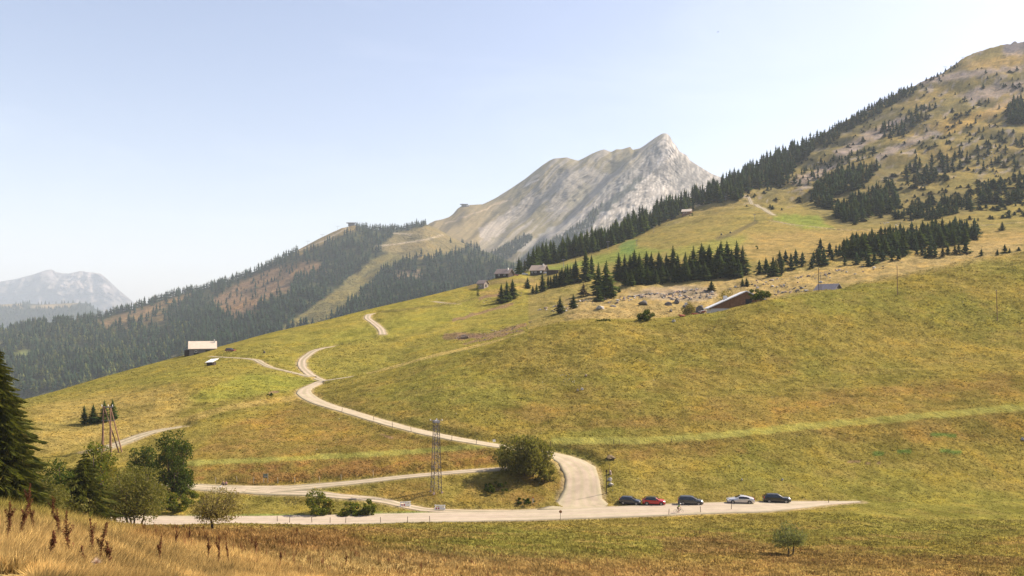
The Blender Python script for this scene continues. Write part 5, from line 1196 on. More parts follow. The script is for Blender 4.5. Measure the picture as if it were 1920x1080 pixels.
def house(p, L_, W_, wall_h, roof_h, rz, label, wall=M_wood, roof=M_shingle, base=None, base_h=0.0, over=0.7, name='chalet', cat='chalet', chimney=None, openings=(), thick=0.22, sink=3.0, fascia=None):
    """ridge along local y, front gable towards -y; openings: (side, a, z, w, h, kind)"""
    e = empty(name, p, rz, label, cat); hx, hy = W_ / 2, L_ / 2
    w = MB(); vs = [(-hx, -hy, -sink), (hx, -hy, -sink), (hx, -hy, wall_h), (0, -hy, wall_h + roof_h), (-hx, -hy, wall_h)]
    vs += [(x, hy, z) for x, y, z in vs]
    w.add(vs, [(0, 1, 2, 3, 4), (9, 8, 7, 6, 5), (0, 5, 6, 1), (1, 6, 7, 2), (4, 9, 5, 0)]); w.build('wall', wall, e)
    if base: MB().box((0, 0, (base_h - sink) / 2), (W_ + 0.10, L_ + 0.10, base_h + sink)).build('base_wall', base, e)
    sl = roof_h / hx; ox = hx + over; oy = hy + over
    for sg in (-1, 1):
        r = MB(); ze = wall_h - over * sl + 0.06; zr = wall_h + roof_h + 0.06
        a = [(sg * ox, -oy, ze), (0, -oy, zr), (0, oy, zr), (sg * ox, oy, ze)]; b = [(x, y, z + thick) for x, y, z in a]
        r.add(a + b, [(0, 1, 2, 3), (7, 6, 5, 4), (0, 4, 5, 1), (2, 6, 7, 3), (0, 3, 7, 4), (1, 5, 6, 2)])
        ro = r.build('roof', roof, e)
        if chimney and sg == chimney[0]: MB().box((sg * chimney[1], chimney[2], wall_h + roof_h - chimney[1] * sl + 0.6), (chimney[3], chimney[3], 2.2)).build('chimney', M_render, ro)
        if fascia:
            MB().add([(sg * ox, -oy - .06, ze - .12), (0, -oy - .06, zr - .12), (0, -oy - .06, zr + thick + .1), (sg * ox, -oy - .06, ze + thick + .1), (sg * ox, -oy - .01, ze - .12), (0, -oy - .01, zr - .12), (0, -oy - .01, zr + thick + .1), (sg * ox, -oy - .01, ze + thick + .1)],
                     [(0, 1, 2, 3), (7, 6, 5, 4), (0, 4, 5, 1), (2, 6, 7, 3), (3, 7, 4, 0)]).build('fascia', fascia, e)
    for side, a, z, ww, hh, kind in openings:
        mt = {'door': M_open, 'window': M_glassd, 'white': M_white}[kind]; o = MB()
        if side == 'front': c, d = (a, -hy - 0.08, z), (ww, 0.06, hh)
        elif side == 'left': c, d = (-hx - 0.08, a, z), (0.06, ww, hh)
        else: c, d = (hx + 0.08, a, z), (0.06, ww, hh)
        ob = o.box(c, d).build('door' if kind == 'door' else 'window', mt, e)
        if kind == 'window':
            f = MB()
            for q1, q2 in (((0, 0, hh / 2 + .05), (ww + .2, .1, .1)), ((0, 0, -hh / 2 - .05), (ww + .2, .1, .1)), ((ww / 2 + .05, 0, 0), (.1, .1, hh)), ((-ww / 2 - .05, 0, 0), (.1, .1, hh))):
                if side != 'front': q1, q2 = (q1[1], q1[0], q1[2]), (q2[1], q2[0], q2[2])
                f.box((c[0] + q1[0], c[1] + q1[1], c[2] + q1[2]), q2)
            f.build('frame', M_white, ob)
    return e
R_ = math.radians
def hill_at(u, v, k0, k1): return S1.pix(u, v, k0, k1)
# brown chalet behind the crest
p = S1.at(1394, 290); p.z = min(p.z, 0.6)
ch = house(p, 12, 24.5, 4.4 - p.z, 5.6, R_(-7), 'big brown timber chalet half hidden behind the hill crest with a pale roof edge', M_wood, M_tinwhite, M_render, 4.1 - p.z, over=1.1, chimney=(-1, 6.2, 2.0, 1.3), thick=0.35,
      openings=[('front', 0.8, 6.3 - p.z, 2.2, 2.2, 'door')] + [('front', -9.8 + i * 1.9, 2.7 - p.z, 1.1, 1.0, 'window') for i in range(5)])
for i in range(24):                                # upright boards of the gable, pieced together
    x = -11.8 + i * 1.02; zt = 4.4 - p.z + 5.6 * (1 - abs(x) / 12.25) - 0.1; z0 = 4.15 - p.z
    if zt - z0 < 0.3 or -0.5 < x < 2.1: continue
    MB().box((x, -6.05, (zt + z0) / 2), (0.96, 0.07, zt - z0)).build('board', M_wood, ch)
p = S1.at(1553, 302); p.z = 9.8
house(p, 7.5, 7.6, 0.9, 2.7, R_(42), 'grey gabled roof of a hut sunk behind the crest beside two poles', M_greywood, M_slate, over=0.5, name='hut', cat='hut')
p = hill_at(380, 660.5, 8, 11); p.z -= 0.9
barn = house(p, px(46, p.y), 8.0, 2.7, 2.9, R_(111), 'long grey barn with a pale sheet roof on the far brow of the meadow', M_greywood, M_tin, over=0.5, name='barn', cat='barn', chimney=(-1, .8, -5.0, 0.5),
     openings=[('left', 2.8, 1.3, .7, .7, 'window'), ('left', -2.2, 1.5, 2.0, .8, 'door'), ('left', -4.4, 1.6, .8, .6, 'window'), ('left', 2.4, .3, 2.6, 0.7, 'door')])
MB().box((-px(27, p.y), 0, 0.2), (px(9, p.y), 5, 3.4)).build('lean_to', M_darkwood, barn, rz=-R_(90))
p = hill_at(396, 685, 8, 10)
h2 = empty('shelter', p, 0, 'small open shed with a white lean to roof below the grey barn', 'shed')
w_ = px(17, p.y); MB().add([(-w_/2, -1.6, 1.0), (w_/2-.6, -1.6, 1.2), (w_/2+.5, 1.8, 2.3), (-w_/2+1, 1.8, 2.1), (-w_/2, -1.6, 1.15), (w_/2-.6, -1.6, 1.35), (w_/2+.5, 1.8, 2.45), (-w_/2+1, 1.8, 2.25)], [(3,2,1,0),(4,5,6,7),(0,1,5,4),(1,2,6,5),(2,3,7,6),(3,0,4,7)]).build('roof', M_tinwhite, h2)
MB().box((-.1, .3, 0), (w_ - .7, 2.4, 2.3)).build('wall', M_darkwood, h2)
for sx in (-1, 1): MB().box((sx * (w_/2 - .3) - .3, -1.5, .1), (.14, .14, 2.1)).build('post', M_post, h2)
p = hill_at(905, 540, 10, 11)
house(p, px(15, p.y), 5.0, 2.6, 1.8, R_(62), 'small pale stone hut with a grey roof on the left meadow', M_stone, M_shingle, over=0.5, name='hut', cat='hut', openings=[('front', -.3, 1.3, 1.4, 1.6, 'door'), ('left', 0, 1.2, .7, .6, 'window')])
p = hill_at(946, 519.5, 10, 11)
house(p, px(27, p.y), 8.0, 2.2, 2.8, R_(64), 'low brown farmhouse at the left end of the hamlet', M_darkwood, M_shingle, over=0.8, name='farmhouse', cat='farmhouse', chimney=(-1, 1.2, -3, .8), openings=[('left', -2, 1.0, .9, .8, 'window'), ('left', 2, 1.0, .9, .8, 'window')])
p = hill_at(1011, 514, 10, 11)
house(p, px(27, p.y), 8.5, 2.6, 3.2, R_(66), 'taller farmhouse with a light brown roof in the middle of the hamlet', M_darkwood, plain_mat('light_brown_roof', (0.33, 0.25, 0.19), .8, var=.12), over=0.8, name='farmhouse', cat='farmhouse', chimney=(-1, .8, -3.4, .8), openings=[('left', -3, 1.2, 1.3, 1.2, 'white'), ('left', 1, 1.2, 1, .9, 'window'), ('left', 3.4, 1.2, 1, .9, 'window')])
p = hill_at(1036, 514, 10, 11)
an = empty('outbuilding', p, 0, 'flat roofed outbuilding at the right end of the hamlet', 'outbuilding'); w_ = px(22, p.y)
MB().box((0, 0, .8), (w_, 4, 3.0)).build('wall', M_darkwood, an); MB().box((.6, -.2, 2.42), (w_ + .9, 5, .28)).build('roof', M_shingle, an)
p = hill_at(1288, 402, 10, 12)
house(p, 9, 9, 2.4, 2.6, R_(70), 'distant chalet with a pale roof at the edge of the mountain wood', M_wood, M_tin, over=.8, openings=[('left', 0, 1.0, 1, .9, 'window'), ('left', 2.6, 1.0, 1, .9, 'window')])
# summit stations
def station(sheet, u, v, k0, k1, w, h, label):
    p = sheet.pix(u, v, k0, k1); e = empty('lift_station', p, 0, label, 'lift station'); s = p.y / F
    MB().box((0, 0, h * s * .35), (w * s * .62, w * s * .35, h * s * .9)).build('hall', M_greywood, e)
    MB().box((0, 0, h * s * .86), (w * s, w * s * .45, h * s * .16)).build('roof', M_darkwood, e)
    MB().box((w * s * .5, -2, h * s * .2), (w * s * .4, w * s * .2, h * s * .4)).build('terrace', M_render, e)
    MB().bar((-w * s * .15, 0, 0), (-w * s * .15, 0, h * s * 1.6), .25, .1).build('mast', M_steel, e)
station(S2, 659, 423.5, 2, 3, 18, 6.5, 'lift station on the top of the forested hill')
station(S3, 870, 387, 1, 3, 15, 4.5, 'lift station on the grass shoulder of the rocky mountain')

# ------------------------------------------------------------------ lift pylons
def pylon(sheet, u, v, hpx, label, k0, k1, group, arm=0.42):
    p = sheet.pix(u, v, k0, k1); h = px(hpx, p.y); e = empty('lift_pylon', p, 0.2, label, 'pylon', group)
    MB().bar((0, 0, -1), (0, 0, h), .05 * h ** .9 * .7, .03 * h ** .9 * .7, 8).build('mast', M_steel, e)
    MB().box((0, 0, h * .96), (h * arm, .05 * h, .045 * h)).build('crossarm', M_steel, e)
    for sg in (-1, 1): MB().box((sg * h * arm * .48, 0, h * .92), (.03 * h, .16 * h, .06 * h)).build('sheave', M_steel, e)
for u, v, hh, lb in [(545, 479, 9, 'lowest lift pylon on the bald left slope of the forested hill'), (577, 461, 8, 'second lift pylon on the bald left slope of the forested hill'), (604, 447, 8, 'third lift pylon on the bald left slope of the forested hill'), (633, 431, 8, 'topmost lift pylon just left of the hill top station')]:
    pylon(S2, u, v, hh, lb, 2, 3, 'pylons on the forested hill', .9)
for u, v, hh, lb in [(1057, 503, 17, 'lift pylon with pale gondolas in front of the lower mountain belt'), (1140, 468, 16, 'lift pylon at the forest edge above the green meadow'), (1194, 462, 12, 'lift pylon beside the dark scar on the meadow'), (1226, 437, 12, 'lift pylon in front of the belt left of the distant chalet'), (1361, 380, 13, 'lift pylon on the grassy edge below the belt'),
                     (1376, 374, 15, 'lift pylon near the start of the hill track'), (1415, 414, 12, 'lift pylon at the top of the diagonal ditch')]:
    pylon(S1, u, v, hh, lb, 10, 12, 'pylons on the right mountain', .35)
for u, v, lb in [(1772, 133, 'lower lift pylon on the bare skyline of the right mountain'), (1805, 116, 'upper lift pylon on the bare skyline of the right mountain')]: pylon(S1, u, v, 9, lb, 12, 13, 'pylons on the right mountain', .8)

# ------------------------------------------------------------------ poles, trestle, lattice tower
def pole(u, Y, v, hpx, label, lean=0.0, mat=M_polewood, r=.13, k0=7, k1=9):
    p = S1.at(u, Y) if Y else S1.pix(u, v, k0, k1); h = px(hpx, p.y); e = empty('utility_pole', p, 0, label, 'pole')
    MB().tube([(0, 0, -.6), (lean * h * .5, 0, h * .5), (lean * h, 0, h)], [r, r * .85, r * .65], 8).build('shaft', mat, e)
    MB().box((lean * h, 0, h * .97), (.5, .08, .08)).build('crossbar', M_steel, e)
    for sg in (-1, 1): MB().bar((lean * h + sg * .2, 0, h * .975), (lean * h + sg * .2, 0, h * .975 + .18), .04).build('insulator', M_white, e)
pole(1683, None, 553, 54, 'tall thin pole on the hillside below the long dark grove', -.02, k0=7, k1=8)
pole(1870, None, 601, 58, 'tall thin pole on the hillside nearest the right edge', -.03, k0=7, k1=8)
pole(1535.5, 283, 0, 43, 'dark pole in front of the grey gabled hut', -.02, M_darkwood)
pole(1540, 292, 0, 34, 'pale grey pole just right of the dark one at the grey hut', -.04, M_bark_grey)
p = S1.pix(1137, 925, 4, 6); pe = empty('post', p, 0, 'tall dark post on the grass corner beside the gravel junction', 'post')
MB().bar((0, 0, -.3), (0, 0, px(44, p.y)), .08, .07, 8).build('shaft', M_darkwood, pe); MB().box((0, -.02, px(42, p.y)), (.30, .12, .35)).build('box', M_darkwood, pe)
p = S1.pix(1142.5, 892, 4, 6); MB_ = MB().bar((0, 0, -.3), (0, 0, px(22, p.y)), .04, .03, 6); tag(MB_.build('post', M_post, None, p), 'thin stake behind the topmost of the three boulders', 'post')

p = S1.pix(207, 846, 6, 7); s = p.y / F; tr = empty('pole_trestle', p, 0, 'tall timber trestle of splayed poles above the left trees', 'pole trestle')
for (tx, fx, fz, fy) in ((-13, -22, 14, 1.5), (-13, -7, 4, -1.5), (-12, 15, -2, 0.4), (0, -8, 6, 1.7), (0, 10, -8, -2.0), (0, 19, 1, .6)):
    MB().bar((tx * s, 0, 84 * s), (fx * s, fy, fz * s - .4), .10, .16, 8).build('leg', M_polewood, tr)
for z, x0, x1 in ((83, -17, 5), (57, -17, 9), (82, -15, 3)): MB().bar((x0 * s, .15, z * s), (x1 * s, -.15, z * s), .07).build('crossbar', M_steel, tr)
MB().bar((-14 * s, 0, 57 * s), (4 * s, 0, 71 * s), .05).build('brace', M_polewood, tr)
for x in (-16, -4, 4): MB().bar((x * s, 0, 84 * s), (x * s, 0, 87 * s), .08).build('insulator', M_white, tr)

p = S1.pix(818, 923, 4, 6); s = p.y / F; H = 137 * s; lt = empty('lattice_tower', p, R_(28), 'tall grey steel lattice tower standing between the two lower tracks', 'lattice tower')
b0, b1 = .82, .42; cor = [(-1, -1), (1, -1), (1, 1), (-1, 1)]
for cx_, cy_ in cor:
    MB().bar((cx_ * b0, cy_ * b0, -.3), (cx_ * b1, cy_ * b1, H * .95), .075, .055, 5).build('leg', M_dsteel, lt)
    MB().box((cx_ * b0, cy_ * b0, -.05), (.34, .34, .4)).build('footing', plain_mat('concrete_footing', (.34, .24, .21), .9) if 'concrete_footing' not in MATS else MATS['concrete_footing'], lt)
br = MB(); NP = 15; zs = [H * .95 * (1 - (1 - i / NP) ** 1.12) for i in range(NP + 1)]
for i in range(NP):
    z0_, z1_ = zs[i], zs[i + 1]; r0_, r1_ = b0 + (b1 - b0) * z0_ / (H * .95), b0 + (b1 - b0) * z1_ / (H * .95)
    for k in range(4):
        a, b = cor[k], cor[(k + 1) % 4]
        if i % 2: a, b = b, a
        br.bar((a[0] * r0_, a[1] * r0_, z0_), (b[0] * r1_, b[1] * r1_, z1_), .032, n=4); br.bar((a[0] * r1_, a[1] * r1_, z1_), (b[0] * r1_, b[1] * r1_, z1_), .028, n=4)
bo = br.build('bracing', M_dsteel, lt); bo['kind'] = 'stuff'
MB().box((0, 0, H * .965), (1.1, 1.1, .35)).build('head_frame', M_steel, lt)
for k in range(4):
    a_ = k * math.pi / 2 - R_(28); c_ = Vector((math.cos(a_), math.sin(a_), 0)); MB().bar((0, 0, H * .985), c_ * 1.15 + Vector((0, 0, H * .985)), .05).build('arm', M_steel, lt)
    MB().bar(c_ * 1.1 + Vector((0, 0, H * .985)), c_ * 1.1 + Vector((0, 0, H * 1.0)), .09, .06).build('insulator', M_white, lt)

# ------------------------------------------------------------------ signs, barriers, posts
p = S1.pix(926.5, 831.5, 5, 8); sg_ = empty('sign', p, 0, 'small white square sign at the bend left of the large round willow', 'sign')
MB().bar((0, 0, -.3), (0, 0, .5), .04).build('pole', M_post, sg_); MB().box((0, -.03, .62), (.60, .05, .50), Matrix.Rotation(-.08, 3, 'Y')).build('panel', M_white, sg_)
p = S1.pix(1051, 974.5, 2, 5); sg_ = empty('sign', p, 0, 'rusty round sign on a post at the near edge of the asphalt road', 'sign')
MB().bar((0, 0, -.3), (0, 0, 1.5), .035).build('pole', M_post, sg_); MB().bar((0, -.05, 1.4), (0, .0, 1.4), .26, .26, 14).build('panel', plain_mat('rusty_sign', (.30, .14, .05), .8), sg_)
p = S1.pix(999.5, 943, 4, 6); sg_ = empty('marker_post', p, 0, 'slim white marker post with a red tip by the dark scrub', 'marker post')
MB().box((0, 0, .5), (.12, .1, 1.2)).build('shaft', M_white, sg_); MB().box((0, 0, 1.0), (.13, .11, .25)).build('red_band', M_redp, sg_)
p = S1.pix(498, 905, 4, 6); sg_ = empty('information_board', p, 0, 'greenish information board on two posts above the service track', 'information board')
for x in (-.42, .42): MB().box((x, 0, .85), (.11, .11, 2.1)).build('post', plain_mat('pale_post', (.24, .20, .14), .9) if 'pale_post' not in MATS else MATS['pale_post'], sg_)
MB().box((0, -.08, 1.4), (.74, .05, .80)).build('panel', plain_mat('green_grey_panel', (.11, .14, .10), .6, var=.2, scale=4), sg_); MB().box((0, -.115, 1.28), (.60, .02, .18)).build('paper', plain_mat('pinkish_paper', (.33, .26, .24), .7), sg_)
def barrier(u, v, label, rz):
    p = S1.pix(u, v, 4, 6); e = empty('barrier', p, rz, label, 'barrier', 'white and red barriers by the lower track')
    for x in (-.8, .8):
        for y in (-.3, .3): MB().bar((x, y, -.1), (x, 0, 1.0), .05, n=4).build('leg', M_white, e)
    MB().box((0, -.08, .90), (2.0, .06, .20)).build('plank', M_white, e)
    pl = MB().box((0, -.14, .38), (2.0, .06, .42)).build('plank', M_white, e)
    MB().box((0, -.10, .65), (1.7, .05, .16), Matrix.Rotation(-.30, 3, 'Y')).build('diagonal_plank', M_white, e)
    for x in (-.65, -.2): MB().box((x, -.178, .42), (.22, .02, .30)).build('red_stripe', M_redp, pl)
barrier(760, 950.5, 'white barrier tilted up to the right, left of the pair by the lower track', .25)
barrier(825, 957, 'white barrier at the right of the pair, near the tower foot', -.1)
postm = MB().bar((0, 0, -.25), (0, 0, 1.05), .055, .05, 6).mesh('fence_post', M_post)
postp = MB().bar((0, 0, -.25), (0, 0, 1.05), .055, .05, 6).mesh('fence_post_pale', plain_mat('pale_stake', (.33, .28, .20), .9))
def posts(lst, me, what, group, k0, k1, s=1.0):
    for i, (u, v) in enumerate(lst):
        p = S1.pix(u, v, k0, k1); o = put('fence_post', me, None, p, 0, (1, 1, s)); o.rotation_euler = (rnd.uniform(-.06, .06), rnd.uniform(-.1, .1), 0)
        tag(o, '%s post from the left %s' % (ordw[i], what), 'fence post', group)
posts([(520, 979), (543, 981), (585, 981), (619, 981.5), (648, 981.5), (714, 981), (764, 980), (806, 979.5)], postm, 'along the near edge of the road at left', 'posts on the near road edge at left', 2, 4, 1.0)
posts([(1254, 966), (1314, 961.5), (1371, 956), (1200, 969.5)][0:3], postm, 'along the near edge of the road at the cars', 'posts on the near road edge at the cars', 2, 4, 1.1)
posts([(1554, 943.5)], postm, 'beyond the black car where the road narrows', 'posts on the far road bend', 2, 5, .8)
posts([(404, 905), (444, 903), (475, 905), (521, 906), (553, 905), (599, 904), (640, 900), (700, 893)], postp, 'above the service track', 'pale posts above the service track', 4, 6, 1.1)
posts([(607, 721), (641, 773), (701, 789), (736, 801), (771, 810), (847, 826), (893, 833)], postm, 'beside the climbing gravel road', 'posts beside the climbing gravel road', 5, 8, 1.1)
posts([(1032, 832), (1150, 833), (1161, 834), (1260, 831)], postm, 'below the right mown strip', 'posts below the right mown strip', 5, 6, 1.0)

# ------------------------------------------------------------------ cars
M_tyre = plain_mat('tyre_rubber', (.015, .015, .016), .85); M_rim = plain_mat('alloy_rim', (.30, .30, .31), .35, metal=.7)
M_cglass = plain_mat('car_glass', (.012, .014, .018), .06, var=.02, spec=.8); M_lamp = plain_mat('lamp_glass', (.75, .75, .72), .15, var=.02, spec=.8)
M_tail = plain_mat('tail_lamp', (.35, .015, .012), .3, var=.02); M_trim = plain_mat('black_trim', (.02, .02, .021), .6)
WHEEL = MB().ring((0, 0, 0), .245, .085, n=20, k=8).mesh('tyre', M_tyre, True)
rimb = MB().bar((0, -.07, 0), (0, .07, 0), .20, .20, 14)
for k in range(5): rimb.box((.10 * math.cos(k * 1.257), -.085, .10 * math.sin(k * 1.257)), (.18, .02, .05), Matrix.Rotation(-k * 1.257, 3, 'Y'))
RIM = rimb.mesh('rim', M_rim)
def car(u, v, rz, Lc, Wc, top, belt, paint, label, k0=3, k1=5, wx=(.62, -.60), wr=1.0, roofmat=None, cabin=None):
    """top: roof profile (x, z) from tail to nose as fractions of half length"""
    p = S1.pix(u, v, k0, k1); e = empty('parked_car', p + Vector((0, 0.9, 0.02)), rz, label, 'car', 'cars parked beside the road'); hl = Lc / 2
    xs = sorted(set([t[0] for t in top] + [-.97, -.8, -.6, -.4, -.2, 0, .2, .4, .6, .8, .95, 1.0])); tx = [t[0] for t in top]; tz = [t[1] for t in top]
    rings = []
    for x in xs:
        zt = float(np.interp(x, tx, tz)); zb = min(float(np.interp(x, [-1, 1], belt)), zt - .02); cab = zt > zb + .12
        ww = Wc / 2 * (1 - .16 * abs(x) ** 5) * (1 - .06 * max(0, abs(x) - .8) / .2); zl = .20 + .08 * abs(x) ** 6
        tw = ww * (.76 if cab else .90); f = min(1, max(0, (zt - zb) / .45)); tw = ww * (.93 - .17 * f)
        half = [(ww * .90, zl), (ww, zl + .18), (ww, (zl + zb) / 2 + .05), (ww * .965, zb), (tw, zt - .045 * (1 + f)), (tw * .80, zt)]
        rings.append([(x * hl, y, z) for y, z in half] + [(x * hl, -y, z) for y, z in reversed(half)])
    body, glass, roofp, n = MB(), {}, MB(), 12
    def quad(i, j): jn = (j + 1) % n; return [rings[i][j], rings[i][jn], rings[i + 1][jn], rings[i + 1][j]]
    for i in range(len(xs) - 1):
        xm = (xs[i] + xs[i + 1]) / 2
        for j in range(n):
            q_ = quad(i, j); zt0, zt1 = float(np.interp(xs[i], tx, tz)), float(np.interp(xs[i + 1], tx, tz)); bz = float(np.interp(xm, [-1, 1], belt))
            key = None
            if j in (3, 7) and min(zt0, zt1) > bz + .16: key = 'side_window'
            if j == 5 and abs(zt1 - zt0) / max(1e-3, (xs[i + 1] - xs[i]) * hl) > .42 and min(zt0, zt1) > bz - .06 and max(zt0, zt1) > bz + .2: key = 'windscreen' if xm > 0 else 'rear_window'
            if cabin and cabin == 'sedan' and j == 5 and key is None and xm < 0 and abs(zt1 - zt0) / ((xs[i + 1] - xs[i]) * hl) > .3 and min(zt0, zt1) > bz: key = 'rear_window'
            if key: glass.setdefault((key, j if key == 'side_window' else 5), MB()).add(q_, [(0, 1, 2, 3)])
            elif roofmat and j in (4, 5, 6) and min(zt0, zt1) > bz + .3: roofp.add(q_, [(0, 1, 2, 3)])
            else: body.add(q_, [(0, 1, 2, 3)])
    body.add(rings[0], [tuple(range(n - 1, -1, -1))]); body.add(rings[-1], [tuple(range(n))])
    me = body.mesh('body', paint, True); bm = bmesh.new(); bm.from_mesh(me); bmesh.ops.remove_doubles(bm, verts=bm.verts, dist=.001); bmesh.ops.recalc_face_normals(bm, faces=bm.faces); bm.to_mesh(me); bm.free()
    bo = put('body', me, e)
    for (nm, j), b in glass.items(): b.build(nm, M_cglass, e)
    if roofmat and roofp.v: roofp.build('roof', roofmat, e)
    for x in (wx[0] * hl, wx[1] * hl):
        for sg in (-1, 1):
            MB().bar((x, sg * (Wc / 2 - .16), .34), (x, sg * (Wc / 2 + .004), .34), .385 * wr, .385 * wr, 18).build('wheel_arch', M_trim, e)
            w = put('wheel', WHEEL, e, (x, sg * (Wc / 2 - .06), .33), 0 if sg < 0 else math.pi, wr); put('rim', RIM, w)
    zn = float(np.interp(.9, tx, tz)); zl_ = belt[0] - .05
    for sg in (-1, 1):
        MB().box((hl * .955, sg * Wc * .345, zn - .13), (.16, .30, .14)).build('headlight', M_lamp, e)
        MB().box((-hl * .965, sg * Wc * .37, zl_), (.12, .20, .26)).build('taillight', M_tail, e)
        MB().box((hl * .22, sg * (Wc / 2 + .09), belt[1] + .07), (.14, .18, .13)).build('mirror', paint, e)
    MB().box((hl * 1.002, 0, .42), (.03, Wc * .62, .16)).build('grille', M_trim, e); MB().box((hl * 1.012, 0, .38), (.02, .50, .11)).build('number_plate', M_white, e); MB().box((-hl * 1.008, 0, .62), (.02, .50, .11)).build('number_plate', M_white, e)
    MB().box((0, -Wc / 2 + .02, .26), (Lc * .40, .06, .10)).build('sill', M_trim, e)
    return e
def paint(name, c, metal=.3, rough=.28): return plain_mat(name, c, rough, metal, var=.03, scale=1, spec=.5, coat=.8)
HATCH = [(-1, .62), (-.985, .95), (-.90, 1.15), (-.74, 1.44), (-.45, 1.49), (0, 1.48), (.18, 1.42), (.52, 1.02), (.85, .88), (.97, .72), (1, .50)]
CROSS = [(-1, .62), (-.985, .92), (-.92, 1.06), (-.66, 1.42), (-.35, 1.53), (.02, 1.52), (.18, 1.45), (.48, 1.06), (.85, .94), (.97, .76), (1, .52)]
MPV = [(-1, .62), (-.985, 1.0), (-.93, 1.22), (-.80, 1.56), (-.45, 1.64), (.05, 1.62), (.24, 1.50), (.62, 1.06), (.85, .92), (.97, .74), (1, .52)]
SEDAN = [(-1, .60), (-.985, .96), (-.92, 1.06), (-.80, 1.12), (-.42, 1.38), (-.15, 1.46), (.05, 1.45), (.45, 1.03), (.82, .90), (.96, .72), (1, .50)]
SUV = [(-1, .62), (-.985, 1.02), (-.92, 1.20), (-.74, 1.58), (-.45, 1.66), (.02, 1.66), (.14, 1.58), (.44, 1.12), (.85, 1.02), (.97, .82), (1, .55)]
car(1183, 947.5, R_(-17), 4.0, 1.72, HATCH, (.98, .90), paint('dark_grey_paint', (.035, .038, .045)), 'dark grey hatchback, leftmost of the parked cars next to the gravel junction')
car(1227.5, 948.5, R_(-9), 4.25, 1.78, CROSS, (1.0, .93), paint('red_paint_car', (.42, .012, .014), .1), 'red crossover with a dark roof parked second from the left', roofmat=paint('black_roof_paint', (.02, .02, .022)))
car(1296.5, 948, R_(-8), 4.6, 1.82, MPV, (1.02, .92), paint('graphite_paint', (.05, .055, .06)), 'graphite people carrier parked in the middle behind the cyclist')
car(1391, 945.5, R_(174), 4.95, 1.84, SEDAN, (1.0, .92), paint('silver_paint', (.52, .50, .49), .45, .3), 'silver saloon facing left between the graphite and the black cars', cabin='sedan')
car(1459, 944, R_(-6), 4.95, 1.90, SUV, (1.06, 1.0), paint('black_paint', (.010, .011, .013), .1), 'black estate car parked last at the right end of the row', wr=1.06)
def far_car(u, v, k0, k1, rz, pm, label, prof=HATCH):
    p = S1.pix(u, v, k0, k1); e = empty('parked_car', p, rz, label, 'car'); b = MB()
    b.box((0, 0, .62), (4.1, 1.75, .62)); b.build('body', pm, e); MB().add([(-1.9, -.78, .93), (1.0, -.78, .93), (1.0, .78, .93), (-1.9, .78, .93), (-1.5, -.66, 1.48), (.25, -.66, 1.48), (.25, .66, 1.48), (-1.5, .66, 1.48)], [(0, 1, 5, 4), (1, 2, 6, 5), (2, 3, 7, 6), (3, 0, 4, 7)]).build('window', M_cglass, e)
    MB().box((-.62, 0, 1.50), (1.75, 1.32, .05)).build('roof', pm, e)
    for x in (-1.25, 1.3):
        for sg in (-1, 1): put('wheel', WHEEL, e, (x, sg * .82, .33))
pw = paint('white_car_paint', (.7, .69, .67), 0)
far_car(984, 515.5, 10, 11, .1, pw, 'white car parked between the two farmhouses'); far_car(966, 517.5, 10, 11, .2, paint('dull_red_paint', (.30, .03, .025), 0), 'red car parked beside the left farmhouse')
far_car(1025, 513, 10, 11, .1, pw, 'white car beside the flat roofed outbuilding'); far_car(432, 659.5, 8, 11, -.2, paint('old_maroon_paint', (.16, .03, .03), 0), 'dark red car parked right of the long grey barn')

bp = P(1346, 60, 190); bd = empty('bird', bp, .6, 'small bird gliding high in the sky above the rocky peak', 'bird')
MB().tube([(-.22, 0, 0), (-.10, 0, 0), (.05, 0, .01), (.15, 0, .02), (.20, 0, .02)], [.02, .045, .06, .04, .012], 8).build('body', M_darkwood, bd, smooth=True)
for sg in (-1, 1): MB().add([(.08, sg * .03, .03), (.14, sg * .20, .10), (.02, sg * .44, .06), (-.04, sg * .22, .08), (-.08, sg * .03, .02)], [(0, 1, 3, 4), (1, 2, 3)]).build('wing', M_darkwood, bd)
# ------------------------------------------------------------------ people, cyclist, cows
def skin_body(name, chains, mat, parent=None, loc=(0, 0, 0), rz=0, sub=1, root=0):
    """chains: lists of (x, y, z, r); shared points are welded"""
    vs, rs, es, key = [], [], [], {}
    for ch_ in chains:
        prev = None
        for x, y, z, r in ch_:
            k = (round(x, 3), round(y, 3), round(z, 3))
            if k not in key: key[k] = len(vs); vs.append((x, y, z)); rs.append(r)
            if prev is not None and prev != key[k]: es.append((prev, key[k]))
            prev = key[k]
    me = bpy.data.meshes.new(name); me.from_pydata(vs, es, []); me.materials.append(mat); o = put(name, me, parent, loc, rz)
    md = o.modifiers.new('skin', 'SKIN'); md.use_smooth_shade = True
    for i, d in enumerate(me.skin_vertices[0].data): d.radius = (rs[i], rs[i]); d.use_root = (i == root)
    s_ = o.modifiers.new('sub', 'SUBSURF'); s_.levels = sub; s_.render_levels = sub
    return o
M_skin = plain_mat('skin_tone', (.42, .24, .16), .6, var=.05); M_lycra = plain_mat('black_shorts', (.015, .016, .02), .6); M_jersey = plain_mat('green_yellow_jersey', (.22, .32, .06), .7, var=.25, scale=3)  # one skin colour for the cyclist and the sitters
M_frame = plain_mat('bike_frame', (.05, .05, .055), .3, metal=.4); M_hair = plain_mat('dark_hair', (.03, .02, .015), .8)
p = S1.pix(1272, 962.5, 2, 4); bk = empty('bicycle', p, R_(-4), 'racing bicycle ridden along the near edge of the road', 'bicycle')
